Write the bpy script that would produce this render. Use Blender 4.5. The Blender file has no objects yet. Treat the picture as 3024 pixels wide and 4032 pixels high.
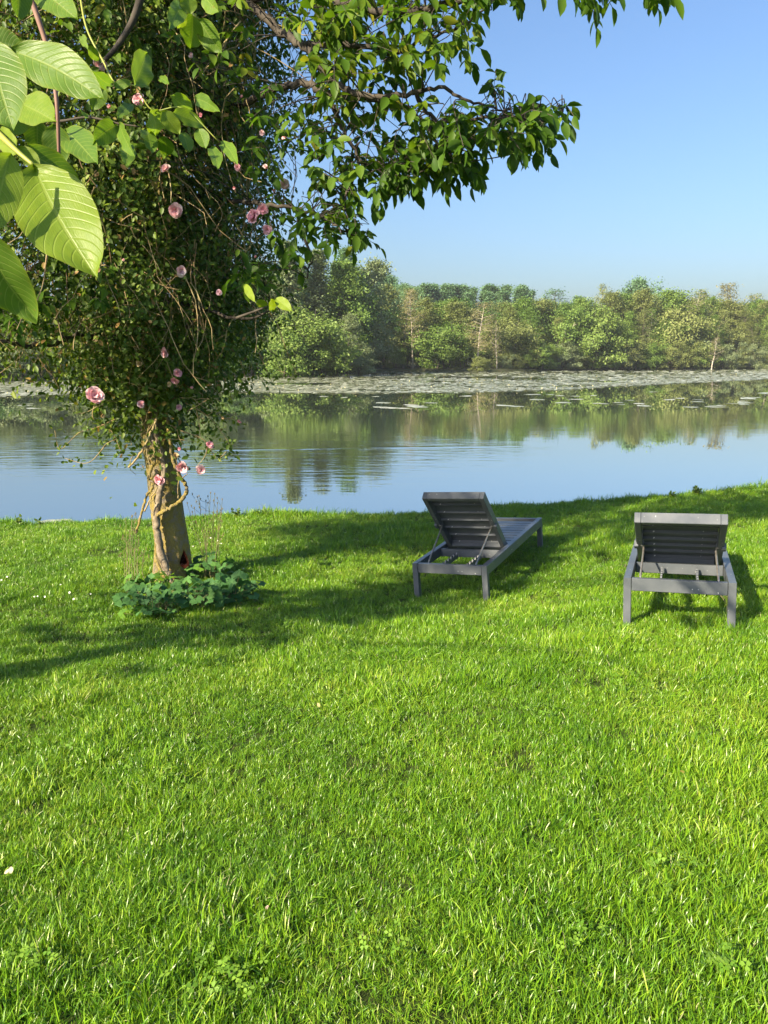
import bpy, bmesh, math
import numpy as np
from mathutils import Vector, Matrix
rng = np.random.default_rng(11)
scene = bpy.context.scene
COL = scene.collection

# ------------------------------------------------------------------ camera, sky, sun, exposure
CAM_Z = 1.75
PITCH = math.radians(11.35)
FPX = 3028.0 / (3024 / 1659)            # focal length in units of a 1659 px wide picture
cam_data = bpy.data.cameras.new('camera')
cam = bpy.data.objects.new('camera', cam_data)
COL.objects.link(cam)
cam_data.sensor_fit = 'VERTICAL'
cam_data.sensor_height = 36.0
cam_data.lens = 3028.0 / 4032.0 * 36.0
cam_data.clip_start = 0.05
cam_data.clip_end = 6000
cam.location = (0, 0, CAM_Z)
cam.rotation_euler = (math.radians(90) - PITCH, 0, 0)
scene.camera = cam

SUN_EL = math.radians(31)
SUN_H = np.array([-0.75, -0.66]); SUN_H /= np.linalg.norm(SUN_H)
SUN_DIR = np.array([SUN_H[0] * math.cos(SUN_EL), SUN_H[1] * math.cos(SUN_EL), math.sin(SUN_EL)])
world = bpy.data.worlds.new('World')
scene.world = world
world.use_nodes = True
wn = world.node_tree
wn.nodes.clear()
sky = wn.nodes.new('ShaderNodeTexSky')
sky.sky_type = 'NISHITA'
sky.sun_disc = False
sky.sun_elevation = SUN_EL
sky.sun_rotation = math.atan2(SUN_H[0], SUN_H[1])
sky.air_density = 1.3
sky.dust_density = 3.0
sky.ozone_density = 7.0
bg = wn.nodes.new('ShaderNodeBackground')
bg.inputs['Strength'].default_value = 0.086
wo = wn.nodes.new('ShaderNodeOutputWorld')
tint = wn.nodes.new('ShaderNodeMix'); tint.data_type = 'RGBA'; tint.blend_type = 'MULTIPLY'
tint.inputs[0].default_value = 1.0
tint.inputs[7].default_value = (1.03, 0.99, 1.0, 1)      # white balance of the sky as a whole
wn.links.new(sky.outputs[0], tint.inputs[6])
wn.links.new(tint.outputs[2], bg.inputs['Color'])
wn.links.new(bg.outputs[0], wo.inputs['Surface'])

sun_data = bpy.data.lights.new('sun', 'SUN')
sun_data.energy = 5.0
sun_data.angle = math.radians(0.8)
sun_data.color = (1.0, 0.86, 0.62)
sun = bpy.data.objects.new('sun', sun_data)
COL.objects.link(sun)
sun.rotation_euler = Vector(SUN_DIR.tolist()).to_track_quat('Z', 'Y').to_euler()
sun.location = (-20, -25, 25)

scene.view_settings.view_transform = 'Standard'
scene.view_settings.look = 'None'
scene.view_settings.gamma = 1.0
scene.view_settings.exposure = 1.4
scene.render.engine = 'CYCLES'
scene.cycles.max_bounces = 6
scene.cycles.diffuse_bounces = 2
scene.cycles.glossy_bounces = 3
scene.cycles.transmission_bounces = 3
scene.cycles.caustics_reflective = False
scene.cycles.caustics_refractive = False
scene.cycles.use_denoising = True

# ------------------------------------------------------------------ small helpers
def at(xd, yd, Y):
    """the place seen at (xd, yd) of a 1659 x 2212 picture, Y metres ahead"""
    dx = (xd - 829.5) / FPX
    v = (yd - 1106.0) / FPX
    fw = math.cos(PITCH) - v * math.sin(PITCH)
    dn = math.sin(PITCH) + v * math.cos(PITCH)
    return np.array([Y * dx / fw, Y, CAM_Z - Y * dn / fw])

def on_plane(xd, yd, z):
    p = at(xd, yd, 1.0)
    Y = (z - CAM_Z) / (p[2] - CAM_Z)
    return at(xd, yd, Y)

def project(p):
    y, z = p[1], p[2] - CAM_Z
    Z = y * math.cos(PITCH) - z * math.sin(PITCH)
    V = -(y * math.sin(PITCH) + z * math.cos(PITCH))
    return np.array([829.5 + FPX * p[0] / Z, 1106 + FPX * V / Z])

def nrm(a):
    a = np.asarray(a, float)
    return a / (np.linalg.norm(a, axis=-1, keepdims=True) + 1e-12)

class Bag:
    """vertices, faces and a per-vertex random value gathered for one mesh"""
    def __init__(self):
        self.V, self.F, self.A, self.U, self.n = [], [], [], [], 0
    def add(self, V, F, a=0.5, uv=None):
        V = np.asarray(V, float).reshape(-1, 3)
        for f in F:
            f = np.asarray(f, int)
            if len(f):
                self.F.append(f.reshape(-1, f.shape[-1]) + self.n)
        self.V.append(V)
        self.A.append(np.broadcast_to(np.asarray(a, float), (len(V),)).copy())
        self.U.append(np.zeros((len(V), 2)) if uv is None else np.asarray(uv, float))
        self.n += len(V)
    def mesh(self, name, mat=None, smooth=False):
        return make_mesh(name, np.concatenate(self.V), self.F, mat, smooth, np.concatenate(self.A), np.concatenate(self.U))

def make_mesh(name, V, F, mat=None, smooth=False, rnd=None, uv=None):
    me = bpy.data.meshes.new(name)
    V = np.asarray(V, np.float32)
    F = [np.asarray(f, np.int32) for f in F if len(f)]
    me.vertices.add(len(V))
    me.vertices.foreach_set('co', V.ravel())
    tot = np.concatenate([np.full(len(f), f.shape[1], np.int32) for f in F])
    idx = np.concatenate([f.ravel() for f in F])
    start = np.concatenate([[0], np.cumsum(tot)[:-1]]).astype(np.int32)
    me.loops.add(len(idx))
    me.loops.foreach_set('vertex_index', idx)
    me.polygons.add(len(tot))
    me.polygons.foreach_set('loop_start', start)
    me.polygons.foreach_set('loop_total', tot)
    if smooth:
        me.polygons.foreach_set('use_smooth', np.ones(len(tot), bool))
    if rnd is not None:
        at_ = me.attributes.new('rnd', 'FLOAT', 'POINT')
        at_.data.foreach_set('value', np.asarray(rnd, np.float32))
    if uv is not None:
        a2 = me.attributes.new('luv', 'FLOAT2', 'POINT')
        a2.data.foreach_set('vector', np.asarray(uv, np.float32).ravel())
    me.update(calc_edges=True)
    if mat:
        me.materials.append(mat)
    return me

def obj(name, me, parent=None, **props):
    o = bpy.data.objects.new(name, me)
    COL.objects.link(o)
    if parent is not None:
        o.parent = parent
    for k, v in props.items():
        if v is not None:
            o[k] = v
    return o

def thing(name, label, category, loc=(0, 0, 0), group=None):
    o = obj(name, None, label=label, category=category, group=group)
    o.location = tuple(float(c) for c in loc)
    o.empty_display_size = 0.1
    return o

def tube(P, R, k=6, cap=True):
    P = np.asarray(P, float)
    R = np.broadcast_to(np.asarray(R, float), (len(P),))
    T = nrm(np.gradient(P, axis=0))
    ref = np.array([0.31, 0.87, 0.38])
    A = nrm(np.cross(T, ref)); B = np.cross(T, A)
    ang = np.linspace(0, 2 * math.pi, k, endpoint=False)
    V = P[:, None] + R[:, None, None] * (np.cos(ang)[None, :, None] * A[:, None] + np.sin(ang)[None, :, None] * B[:, None])
    V = V.reshape(-1, 3)
    i = np.arange(len(P) - 1)[:, None] * k
    j = np.arange(k)[None]
    q = np.stack([i + j, i + (j + 1) % k, i + k + (j + 1) % k, i + k + j], -1).reshape(-1, 4)
    F = [q]
    if cap:
        F += [np.arange(k)[None, ::-1], (np.arange(k) + (len(P) - 1) * k)[None]]
    return V, F

def smooth_path(P, n=8):
    """Catmull-Rom through P"""
    P = np.asarray(P, float)
    Q = np.vstack([2 * P[0] - P[1], P, 2 * P[-1] - P[-2]])
    out = []
    for i in range(len(P) - 1):
        p0, p1, p2, p3 = Q[i:i + 4]
        for t in np.linspace(0, 1, n, endpoint=False):
            out.append(0.5 * ((2 * p1) + (-p0 + p2) * t + (2 * p0 - 5 * p1 + 4 * p2 - p3) * t * t + (-p0 + 3 * p1 - 3 * p2 + p3) * t ** 3))
    out.append(P[-1])
    return np.array(out)

def frames(d, n):
    """rotation matrices whose columns are side, d, normal"""
    d = nrm(d)
    s = nrm(np.cross(d, n))
    return np.stack([s, d, np.cross(s, d)], -1)

def scatter(bag, tv, tf, pos, rot, scl, rnd, tuv=None):
    """copies of a template (tv, tf) at pos, turned by rot, sized by scl"""
    m, n = len(pos), len(tv)
    scl = np.asarray(scl, float)
    if scl.ndim == 1:
        scl = np.repeat(scl[:, None], 3, 1)
    V = np.einsum('mij,mnj->mni', rot, tv[None] * scl[:, None, :]) + pos[:, None]
    off = (np.arange(m) * n)[:, None, None]
    F = [(f[None] + off).reshape(-1, f.shape[1]) for f in tf]
    bag.add(V.reshape(-1, 3), F, np.repeat(rnd, n), None if tuv is None else np.tile(tuv, (m, 1)))

def rand_dirs(n, r=None):
    r = r or rng
    return nrm(r.normal(size=(n, 3)))

def ordinal(n):
    a = 'first second third fourth fifth sixth seventh eighth ninth tenth eleventh twelfth thirteenth fourteenth fifteenth sixteenth seventeenth eighteenth nineteenth'.split()
    if n <= 19:
        return a[n - 1]
    tens = 'twenty thirty forty fifty sixty seventy eighty ninety'.split()[n // 10 - 2]
    return tens + '-' + a[n % 10 - 1] if n % 10 else tens[:-1] + 'ieth'

def sharp_noise(x, y, seed=0, f=1.0):
    """cheap smooth value noise on arrays"""
    x = np.asarray(x) * f; y = np.asarray(y) * f
    xi, yi = np.floor(x).astype(int), np.floor(y).astype(int)
    fx, fy = x - xi, y - yi
    fx = fx * fx * (3 - 2 * fx); fy = fy * fy * (3 - 2 * fy)
    def h(a, b):
        v = np.sin(a * 127.1 + b * 311.7 + seed * 74.7) * 43758.5453
        return v - np.floor(v)
    return (h(xi, yi) * (1 - fx) + h(xi + 1, yi) * fx) * (1 - fy) + (h(xi, yi + 1) * (1 - fx) + h(xi + 1, yi + 1) * fx) * fy

# ------------------------------------------------------------------ materials
def new_mat(name):
    m = bpy.data.materials.new(name)
    m.use_nodes = True
    nt = m.node_tree
    nt.nodes.clear()
    return m, nt, nt.nodes, nt.links

def N(nodes, t, **kw):
    n = nodes.new(t)
    for k, v in kw.items():
        setattr(n, k, v)
    return n

def math_node(nt, op, a, b=None, c=None, clamp=False):
    n = nt.nodes.new('ShaderNodeMath'); n.operation = op; n.use_clamp = clamp
    for i, v in enumerate((a, b, c)):
        if v is None:
            continue
        if isinstance(v, (int, float)):
            n.inputs[i].default_value = v
        else:
            nt.links.new(v, n.inputs[i])
    return n.outputs[0]

def mix_col(nt, fac, a, b, blend='MIX'):
    n = nt.nodes.new('ShaderNodeMix'); n.data_type = 'RGBA'; n.blend_type = blend
    for s, v in ((n.inputs[0], fac), (n.inputs[6], a), (n.inputs[7], b)):
        if isinstance(v, (int, float)):
            s.default_value = v
        elif isinstance(v, tuple):
            s.default_value = (*v, 1) if len(v) == 3 else v
        else:
            nt.links.new(v, s)
    return n.outputs[2]

def ramp(nt, fac, stops):
    n = nt.nodes.new('ShaderNodeValToRGB')
    e = n.color_ramp.elements
    while len(e) < len(stops):
        e.new(0.5)
    for el, (p, c) in zip(e, stops):
        el.position = p
        el.color = (*c, 1) if len(c) == 3 else c
    nt.links.new(fac, n.inputs[0])
    return n.outputs[0]

def noise(nt, vec, scale, detail=3, rough=0.55, dist=0.0):
    n = nt.nodes.new('ShaderNodeTexNoise')
    n.inputs['Scale'].default_value = scale
    n.inputs['Detail'].default_value = detail
    n.inputs['Roughness'].default_value = rough
    n.inputs['Distortion'].default_value = dist
    if vec is not None:
        nt.links.new(vec, n.inputs['Vector'])
    return n.outputs[0]

def world_pos(nt):
    return nt.nodes.new('ShaderNodeNewGeometry').outputs['Position']

def obj_pos(nt):
    return nt.nodes.new('ShaderNodeTexCoord').outputs['Object']

def attr(nt, name, typ='GEOMETRY'):
    n = nt.nodes.new('ShaderNodeAttribute'); n.attribute_name = name; n.attribute_type = typ
    return n

def foliage_out(nt, col, trans, rough, spec=0.35, tcol=(1.25, 1.35, 0.55), bump=None):
    p = nt.nodes.new('ShaderNodeBsdfPrincipled')
    p.inputs['Roughness'].default_value = rough
    p.inputs['Specular IOR Level'].default_value = spec
    nt.links.new(col, p.inputs['Base Color'])
    t = nt.nodes.new('ShaderNodeBsdfTranslucent')
    nt.links.new(mix_col(nt, 1.0, col, tcol, 'MULTIPLY'), t.inputs['Color'])
    if bump is not None:
        nt.links.new(bump, p.inputs['Normal'])
    mx = nt.nodes.new('ShaderNodeMixShader')
    mx.inputs[0].default_value = trans
    nt.links.new(p.outputs[0], mx.inputs[1]); nt.links.new(t.outputs[0], mx.inputs[2])
    o = nt.nodes.new('ShaderNodeOutputMaterial')
    nt.links.new(mx.outputs[0], o.inputs['Surface'])

def leaf_mat(name, stops, trans=0.35, rough=0.45, spec=0.4, per_object=0.0, patch=0.0, patch_scale=0.4):
    m, nt, nd, lk = new_mat(name)
    f = attr(nt, 'rnd').outputs['Fac']
    if per_object:
        r = nd.new('ShaderNodeObjectInfo').outputs['Random']
        f = math_node(nt, 'ADD', f, math_node(nt, 'MULTIPLY', math_node(nt, 'SUBTRACT', r, 0.5), per_object), clamp=True)
    if patch:
        q = noise(nt, world_pos(nt), patch_scale, 3)
        f = math_node(nt, 'ADD', f, math_node(nt, 'MULTIPLY', math_node(nt, 'SUBTRACT', q, 0.5), patch), clamp=True)
    foliage_out(nt, ramp(nt, f, stops), trans, rough, spec)
    return m

def solid_mat(name, col, rough=0.6, metallic=0.0, spec=0.5, var=0.0, scale=8.0, col2=None, bump=0.0, bump_scale=40.0, coords='obj'):
    m, nt, nd, lk = new_mat(name)
    p = nd.new('ShaderNodeBsdfPrincipled')
    o = nd.new('ShaderNodeOutputMaterial')
    lk.new(p.outputs[0], o.inputs[0])
    p.inputs['Roughness'].default_value = rough
    p.inputs['Metallic'].default_value = metallic
    p.inputs['Specular IOR Level'].default_value = spec
    pos = obj_pos(nt) if coords == 'obj' else world_pos(nt)
    if col2 is not None:
        f = noise(nt, pos, scale, 5, 0.6)
        f = ramp(nt, f, [(0.35, (0, 0, 0)), (0.65, (1, 1, 1))])
        lk.new(mix_col(nt, f, col, col2), p.inputs['Base Color'])
    else:
        p.inputs['Base Color'].default_value = (*col, 1)
    if bump:
        b = nd.new('ShaderNodeBump')
        b.inputs['Strength'].default_value = bump
        b.inputs['Distance'].default_value = 0.01
        lk.new(noise(nt, pos, bump_scale, 5, 0.6), b.inputs['Height'])
        lk.new(b.outputs[0], p.inputs['Normal'])
    return m

# ------------------------------------------------------------------ lie of the land
WATER_Z = -1.0
GP = np.array([(.28, 6.69, -.39), (.91, 6.4, -.34), (1.75, 8.2, -.29), (1.63, 5.0, -.04), (2.29, 4.75, .0), (2.99, 6.6, -.09), (-2.09, 7.2, -.334),
               (-5.5, 10.8, -.626), (-4.1, 10.8, -.6), (-2.8, 10.8, -.525), (-1.55, 10.8, -.477), (.53, 10.8, -.43), (1.66, 10.8, -.355), (2.7, 10.8, -.28),
               (4.18, 10.8, -.2), (5.47, 10.8, -.075), (0, 0, .05), (0, 2.5, .0), (-2, 3, -.1), (2, 2, .05), (-5, 5, -.25),
               (-20, 0, .1), (-20, 10.8, -.8), (20, 0, .7), (20, 10.8, .35), (0, -15, .4), (-20, -15, .3), (20, -15, .8)])
def _tps_fit(P, lam=0.35):
    n = len(P)
    d2 = ((P[:, None, :2] - P[None, :, :2]) ** 2).sum(-1)
    K = 0.5 * d2 * np.log(d2 + 1e-9) + lam * np.eye(n)
    Q = np.hstack([np.ones((n, 1)), P[:, :2]])
    M = np.block([[K, Q], [Q.T, np.zeros((3, 3))]])
    return np.linalg.solve(M, np.concatenate([P[:, 2], np.zeros(3)]))
TPS = _tps_fit(GP)
def edge_y(x):
    return 10.8 + 0.12 * (sharp_noise(x, np.zeros_like(np.asarray(x, float)), 3, 0.9) - 0.5) + 0.05 * (sharp_noise(x, np.ones_like(np.asarray(x, float)), 9, 4) - 0.5)
def lawn_z(x, y):
    x = np.asarray(x, float); y = np.asarray(y, float)
    sh = np.broadcast(x, y).shape
    xx = np.clip(np.broadcast_to(x, sh).ravel(), -20, 20); yy = np.clip(np.broadcast_to(y, sh).ravel(), -15, 10.8)
    d2 = (xx[:, None] - GP[None, :, 0]) ** 2 + (yy[:, None] - GP[None, :, 1]) ** 2
    z = (0.5 * d2 * np.log(d2 + 1e-9)) @ TPS[:-3] + TPS[-3] + TPS[-2] * xx + TPS[-1] * yy
    z = z.reshape(sh) + 0.025 * (sharp_noise(x, y, 5, 1.3) - 0.5) + 0.015 * (sharp_noise(x, y, 6, 3.7) - 0.5)
    return z
def ground_z(x, y):
    z = lawn_z(x, y)
    t = np.clip((np.asarray(y) - edge_y(x)) / 0.9, 0, 1)
    return z - t * t * (3 - 2 * t) * 1.6

def axis(parts):
    out = [np.arange(a, b, s) for a, b, s in parts]
    return np.concatenate(out + [[parts[-1][1]]])
gx = axis([(-70, -10, 4), (-10, 10, 0.16), (10, 70, 4)])
gy = axis([(-40, -2, 2), (-2, 10.2, 0.16), (10.2, 12.2, 0.1), (12.2, 60, 6)])
X, Yg = np.meshgrid(gx, gy)
Z = ground_z(X, Yg)
nx = len(gx)
ii = (np.arange(len(gy) - 1)[:, None] * nx + np.arange(nx - 1)[None]).ravel()
soil, nt, nd, lk = new_mat('lawn_soil')
p_ = nd.new('ShaderNodeBsdfPrincipled'); o_ = nd.new('ShaderNodeOutputMaterial'); lk.new(p_.outputs[0], o_.inputs[0])
p_.inputs['Roughness'].default_value = 0.95
p_.inputs['Specular IOR Level'].default_value = 0.1
lk.new(mix_col(nt, ramp(nt, noise(nt, world_pos(nt), 9, 5), [(0.35, (0, 0, 0)), (0.7, (1, 1, 1))]), (0.024, 0.042, 0.008), (0.052, 0.062, 0.018)), p_.inputs['Base Color'])
lawn = obj('lawn', make_mesh('lawn', np.stack([X.ravel(), Yg.ravel(), Z.ravel()], 1), [np.stack([ii, ii + 1, ii + nx + 1, ii + nx], 1)], soil, True), kind='structure')

# water --------------------------------------------------------------
wm, nt, nd, lk = new_mat('lake_water')
o_ = nd.new('ShaderNodeOutputMaterial')
deep = nd.new('ShaderNodeBsdfDiffuse'); deep.inputs['Color'].default_value = (0.05, 0.065, 0.045, 1)
gl = nd.new('ShaderNodeBsdfGlossy'); gl.inputs['Roughness'].default_value = 0.012; gl.inputs['Color'].default_value = (0.97, 0.98, 1.0, 1)
fr_ = nd.new('ShaderNodeFresnel'); fr_.inputs['IOR'].default_value = 1.34
wmix = nd.new('ShaderNodeMixShader'); lk.new(math_node(nt, 'ADD', math_node(nt, 'MULTIPLY', fr_.outputs[0], 0.42), 0.56), wmix.inputs[0])
lk.new(deep.outputs[0], wmix.inputs[1]); lk.new(gl.outputs[0], wmix.inputs[2]); lk.new(wmix.outputs[0], o_.inputs[0])
pos = world_pos(nt)
def stretched(sx, sy):
    m = nd.new('ShaderNodeMapping'); m.inputs['Scale'].default_value = (sx, sy, 1)
    m.inputs['Rotation'].default_value = (0, 0, math.radians(4))
    lk.new(pos, m.inputs[0]); return m.outputs[0]
def zone(cx, cy, rx, ry):
    m = nd.new('ShaderNodeMapping'); m.inputs['Scale'].default_value = (1 / rx, 1 / ry, 0)
    m.inputs['Location'].default_value = (-cx / rx, -cy / ry, 0)
    lk.new(pos, m.inputs[0])
    g = nd.new('ShaderNodeTexGradient'); g.gradient_type = 'SPHERICAL'; lk.new(m.outputs[0], g.inputs[0])
    return ramp(nt, g.outputs['Fac'], [(0.0, (0, 0, 0)), (0.6, (1, 1, 1))])
z1 = math_node(nt, 'ADD', zone(-9, 24, 15, 9), math_node(nt, 'MULTIPLY', zone(-2, 21, 9, 6), 0.7), clamp=True)
z2 = math_node(nt, 'MULTIPLY', zone(12, 33, 24, 8), 0.30)
big = ramp(nt, noise(nt, stretched(0.08, 0.16), 1.0, 3), [(0.42, (0, 0, 0)), (0.62, (1, 1, 1))])
mask = math_node(nt, 'ADD', math_node(nt, 'MAXIMUM', z1, z2), math_node(nt, 'MULTIPLY', big, 0.03))
mask = math_node(nt, 'ADD', mask, 0.010)
rip = math_node(nt, 'ADD', noise(nt, stretched(0.8, 3.4), 1.0, 3, 0.5, 0.3), math_node(nt, 'MULTIPLY', noise(nt, stretched(0.5, 1.1), 1.0, 2), 0.8))
h = math_node(nt, 'MULTIPLY', rip, mask)
sep = nd.new('ShaderNodeSeparateXYZ'); lk.new(pos, sep.inputs[0])
wl = math_node(nt, 'SUBTRACT', math_node(nt, 'SUBTRACT', sep.outputs[1], 23.9), math_node(nt, 'MULTIPLY', sep.outputs[0], 0.12))
wl = math_node(nt, 'EXPONENT', math_node(nt, 'MULTIPLY', math_node(nt, 'MULTIPLY', wl, wl), -22.0))
h = math_node(nt, 'ADD', h, math_node(nt, 'MULTIPLY', math_node(nt, 'MULTIPLY', wl, zone(-2.5, 23.8, 7, 3)), 0.9))
b_ = nd.new('ShaderNodeBump'); b_.inputs['Strength'].default_value = 1.0; b_.inputs['Distance'].default_value = 0.008
lk.new(h, b_.inputs['Height']); lk.new(b_.outputs[0], gl.inputs['Normal'])
lake = obj('lake', make_mesh('lake', [(-700, 10.5, WATER_Z), (700, 10.5, WATER_Z), (700, 600, WATER_Z), (-700, 600, WATER_Z)], [np.array([[0, 1, 2, 3]])], wm), kind='structure')

# the far shore ------------------------------------------------------
SHORE = np.array([(-700, 60), (-160, 84), (-80, 92), (-49, 99), (-31, 105), (-17, 116), (-9, 124), (-4, 150), (5, 163), (14, 160), (18, 151), (23, 158), (40, 178), (62, 190), (104, 204), (160, 222), (320, 250), (700, 280)], float)
def shore_y(x):
    return np.interp(x, SHORE[:, 0], SHORE[:, 1])
sx_ = np.concatenate([np.linspace(-700, -100, 20)[:-1], np.linspace(-100, 160, 260), np.linspace(160, 700, 20)[1:]])
prof = [(-3, -2.2), (0, -1.08), (0.5, -0.75), (3, -0.5), (20, -0.2), (120, 0.3), (2500, 2.0)]
V = np.array([[x, shore_y(x) + d + (0.5 * math.sin(x * 1.7) if d < 5 else 0), z] for d, z in prof for x in sx_])
n_ = len(sx_)
ii = (np.arange(len(prof) - 1)[:, None] * n_ + np.arange(n_ - 1)[None]).ravel()
far_soil = solid_mat('far_bank_soil', (0.035, 0.05, 0.018), 0.95, col2=(0.06, 0.055, 0.03), scale=0.4, coords='world', spec=0.1)
obj('far_bank', make_mesh('far_bank', V, [np.stack([ii, ii + 1, ii + n_ + 1, ii + n_], 1)], far_soil, True), kind='structure')

# ------------------------------------------------------------------ sun loungers
metal_grey, nt, nd, lk = new_mat('grey_powder_coat')
p_ = nd.new('ShaderNodeBsdfPrincipled'); o_ = nd.new('ShaderNodeOutputMaterial'); lk.new(p_.outputs[0], o_.inputs[0])
op = obj_pos(nt)
dirt = ramp(nt, noise(nt, op, 7, 5, 0.6), [(0.35, (0, 0, 0)), (0.75, (1, 1, 1))])
base = mix_col(nt, dirt, (0.078, 0.089, 0.102), (0.108, 0.118, 0.130))
chips = ramp(nt, noise(nt, op, 55, 2, 0.5), [(0.725, (0, 0, 0)), (0.74, (1, 1, 1))])
ptn = nd.new('ShaderNodeNewGeometry').outputs['Pointiness']
lk.new(mix_col(nt, chips, base, (0.75, 0.74, 0.7)), p_.inputs['Base Color'])
lk.new(math_node(nt, 'ADD', math_node(nt, 'MULTIPLY', dirt, 0.18), 0.3), p_.inputs['Roughness'])
p_.inputs['Specular IOR Level'].default_value = 0.55
b_ = nd.new('ShaderNodeBump'); b_.inputs['Strength'].default_value = 0.06; b_.inputs['Distance'].default_value = 0.003
lk.new(noise(nt, op, 160, 3), b_.inputs['Height']); lk.new(b_.outputs[0], p_.inputs['Normal'])
metal_rod = solid_mat('bare_steel_rod', (0.42, 0.41, 0.39), 0.38, 0.7, col2=(0.30, 0.27, 0.23), scale=30)

def box_mesh(sx, sy, sz, bev=0.003):
    bm = bmesh.new()
    bmesh.ops.create_cube(bm, size=1)
    for v in bm.verts:
        v.co.x *= sx; v.co.y *= sy; v.co.z *= sz
    if bev:
        bmesh.ops.bevel(bm, geom=bm.edges[:], offset=min(bev, 0.3 * min(sx, sy, sz)), segments=1, affect='EDGES', profile=0.5)
    me = bpy.data.meshes.new('box'); bm.to_mesh(me); bm.free()
    return me

def profile_mesh(prof, length, bev=0):
    """a closed (y, z) outline pulled along x, centred"""
    n = len(prof)
    V = [(-length / 2, y, z) for y, z in prof] + [(length / 2, y, z) for y, z in prof]
    F = [[i, i + n, (i + 1) % n + n, (i + 1) % n] for i in range(n)]
    bm = bmesh.new()
    vs = [bm.verts.new(v) for v in V]
    for f in F:
        bm.faces.new([vs[i] for i in f])
    bm.faces.new(vs[:n]); bm.faces.new(vs[n:][::-1])
    bmesh.ops.recalc_face_normals(bm, faces=bm.faces)
    me = bpy.data.meshes.new('profile'); bm.to_mesh(me); bm.free()
    return me

LW, LL, LH, HINGE, BACK = 0.70, 1.986, 0.33, 0.833, 0.843
def part(name, me, parent, loc=(0, 0, 0), rot=None, mat=metal_grey, label=None):
    if not me.materials:
        me.materials.append(mat)
    o = obj(name, me, parent, label=label)
    o.location = tuple(loc)
    if rot is not None:
        o.rotation_euler = rot
    return o

LM = {
    'leg': box_mesh(0.05, 0.055, LH + 0.07), 'side': box_mesh(0.05, LL - 0.112, 0.088), 'end': box_mesh(LW - 0.104, 0.042, 0.086),
    'cross': box_mesh(LW - 0.104, 0.032, 0.075), 'slat': box_mesh(LW - 0.106, 0.086, 0.016, 0.002),
    'bside': box_mesh(0.042, BACK - 0.002, 0.075), 'btop': box_mesh(LW - 0.118 - 0.086, 0.042, 0.075),
    'bslat': profile_mesh([(-0.064, 0.012), (0.064, 0.012), (0.064, -0.022), (0.058, -0.022), (0.058, 0.0), (-0.058, 0.0), (-0.058, -0.012), (-0.064, -0.012)], LW - 0.118 - 0.088),
    'bracket': box_mesh(0.03, 0.05, 0.05, 0.004),
}
nt_prof = [(-0.28, -0.035), (0.215, -0.035), (0.215, 0.03)]
for k in range(6):
    y1 = 0.20 - k * 0.075
    nt_prof += [(y1, 0.022), (y1 - 0.012, 0.0), (y1 - 0.04, 0.004), (y1 - 0.052, 0.024)]
nt_prof += [(-0.28, 0.02)]
LM['ratchet'] = None
def ratchet_mesh():
    me = profile_mesh(nt_prof, 0.012)
    return me
LM['ratchet'] = ratchet_mesh()

def make_lounger(label, t, rot, theta, rod_foot):
    yaw, pit, rol = rot
    M = Matrix.Rotation(yaw, 4, 'Z') @ Matrix.Rotation(pit, 4, 'X') @ Matrix.Rotation(rol, 4, 'Y')
    T = Matrix.Translation(Vector((t[0], t[1], t[2] + CAM_Z)))
    O = Vector((LW / 2, LL / 2, -LH))
    root = thing('sun_lounger', label, 'sun lounger', group='sun loungers facing the lake')
    root.matrix_world = T @ M @ Matrix.Translation(O)
    L = lambda x, y, z: (x - O.x, y - O.y, z - O.z)
    for x in (0.025, LW - 0.025):
        for y in (0.0275, LL - 0.0275):
            part('leg', LM['leg'], root, L(x, y, -(LH + 0.07) / 2 + 0.0))
        part('side_rail', LM['side'], root, L(x, LL / 2, -0.0445))
    part('end_rail', LM['end'], root, L(LW / 2, 0.026, -0.046))
    part('end_rail', LM['end'], root, L(LW / 2, LL - 0.026, -0.046))
    part('crossbar', LM['cross'], root, L(LW / 2, 0.60, -0.052))
    part('crossbar', LM['cross'], root, L(LW / 2, HINGE + 0.045, -0.062))
    y = HINGE + 0.09
    while y < LL - 0.09:
        part('slat', LM['slat'], root, L(LW / 2, y, -0.022))
        y += 0.1095
    for x in (0.235, 0.47):
        part('ratchet_rail', LM['ratchet'], root, L(x, 0.325, -0.052))
    # backrest
    br = thing_part = obj('backrest', None, root)
    br.location = L(LW / 2, HINGE, 0)
    br.rotation_euler = (math.pi - theta, 0, 0)        # +y runs up the backrest, +z faces down and back
    bw = LW - 0.118
    for s in (-1, 1):
        part('side_rail', LM['bside'], br, (s * (bw / 2 - 0.021), BACK / 2, 0.0375))
        part('bracket', LM['bracket'], br, (s * (bw / 2 - 0.0), BACK * 0.47, 0.066), mat=metal_grey)
    part('end_rail', LM['btop'], br, (0, BACK - 0.0212, 0.0375))
    part('end_rail', LM['btop'], br, (0, 0.0212, 0.0375))
    for k in range(6):
        part('slat', LM['bslat'], br, (0, 0.109 + k * 0.1265, 0.014), rot=(math.pi, 0, 0))
    # stay rods from the brackets down to the ratchet
    d = np.array([0, -math.cos(theta), math.sin(theta)]); n = np.array([0, -math.sin(theta), -math.cos(theta)])
    for s in (-1, 1):
        top = np.array([LW / 2 + s * (bw / 2 - 0.01), HINGE, 0]) + d * BACK * 0.47 + n * 0.068
        foot = np.array([LW / 2 + s * rod_foot[0], rod_foot[1], -0.04])
        P = [top, top + np.array([-s * 0.03, -0.004, -0.004]), top + np.array([-s * 0.04, -0.012, -0.03]), foot + np.array([0, 0.012, 0.04]), foot, foot + np.array([-s * 0.03, -0.005, -0.008])]
        V, F = tube(smooth_path(P, 5), 0.0075, 8)
        o = part('stay_rod', make_mesh('stay_rod', V - np.array(O), F, metal_rod, True), root)
    return root

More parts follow.
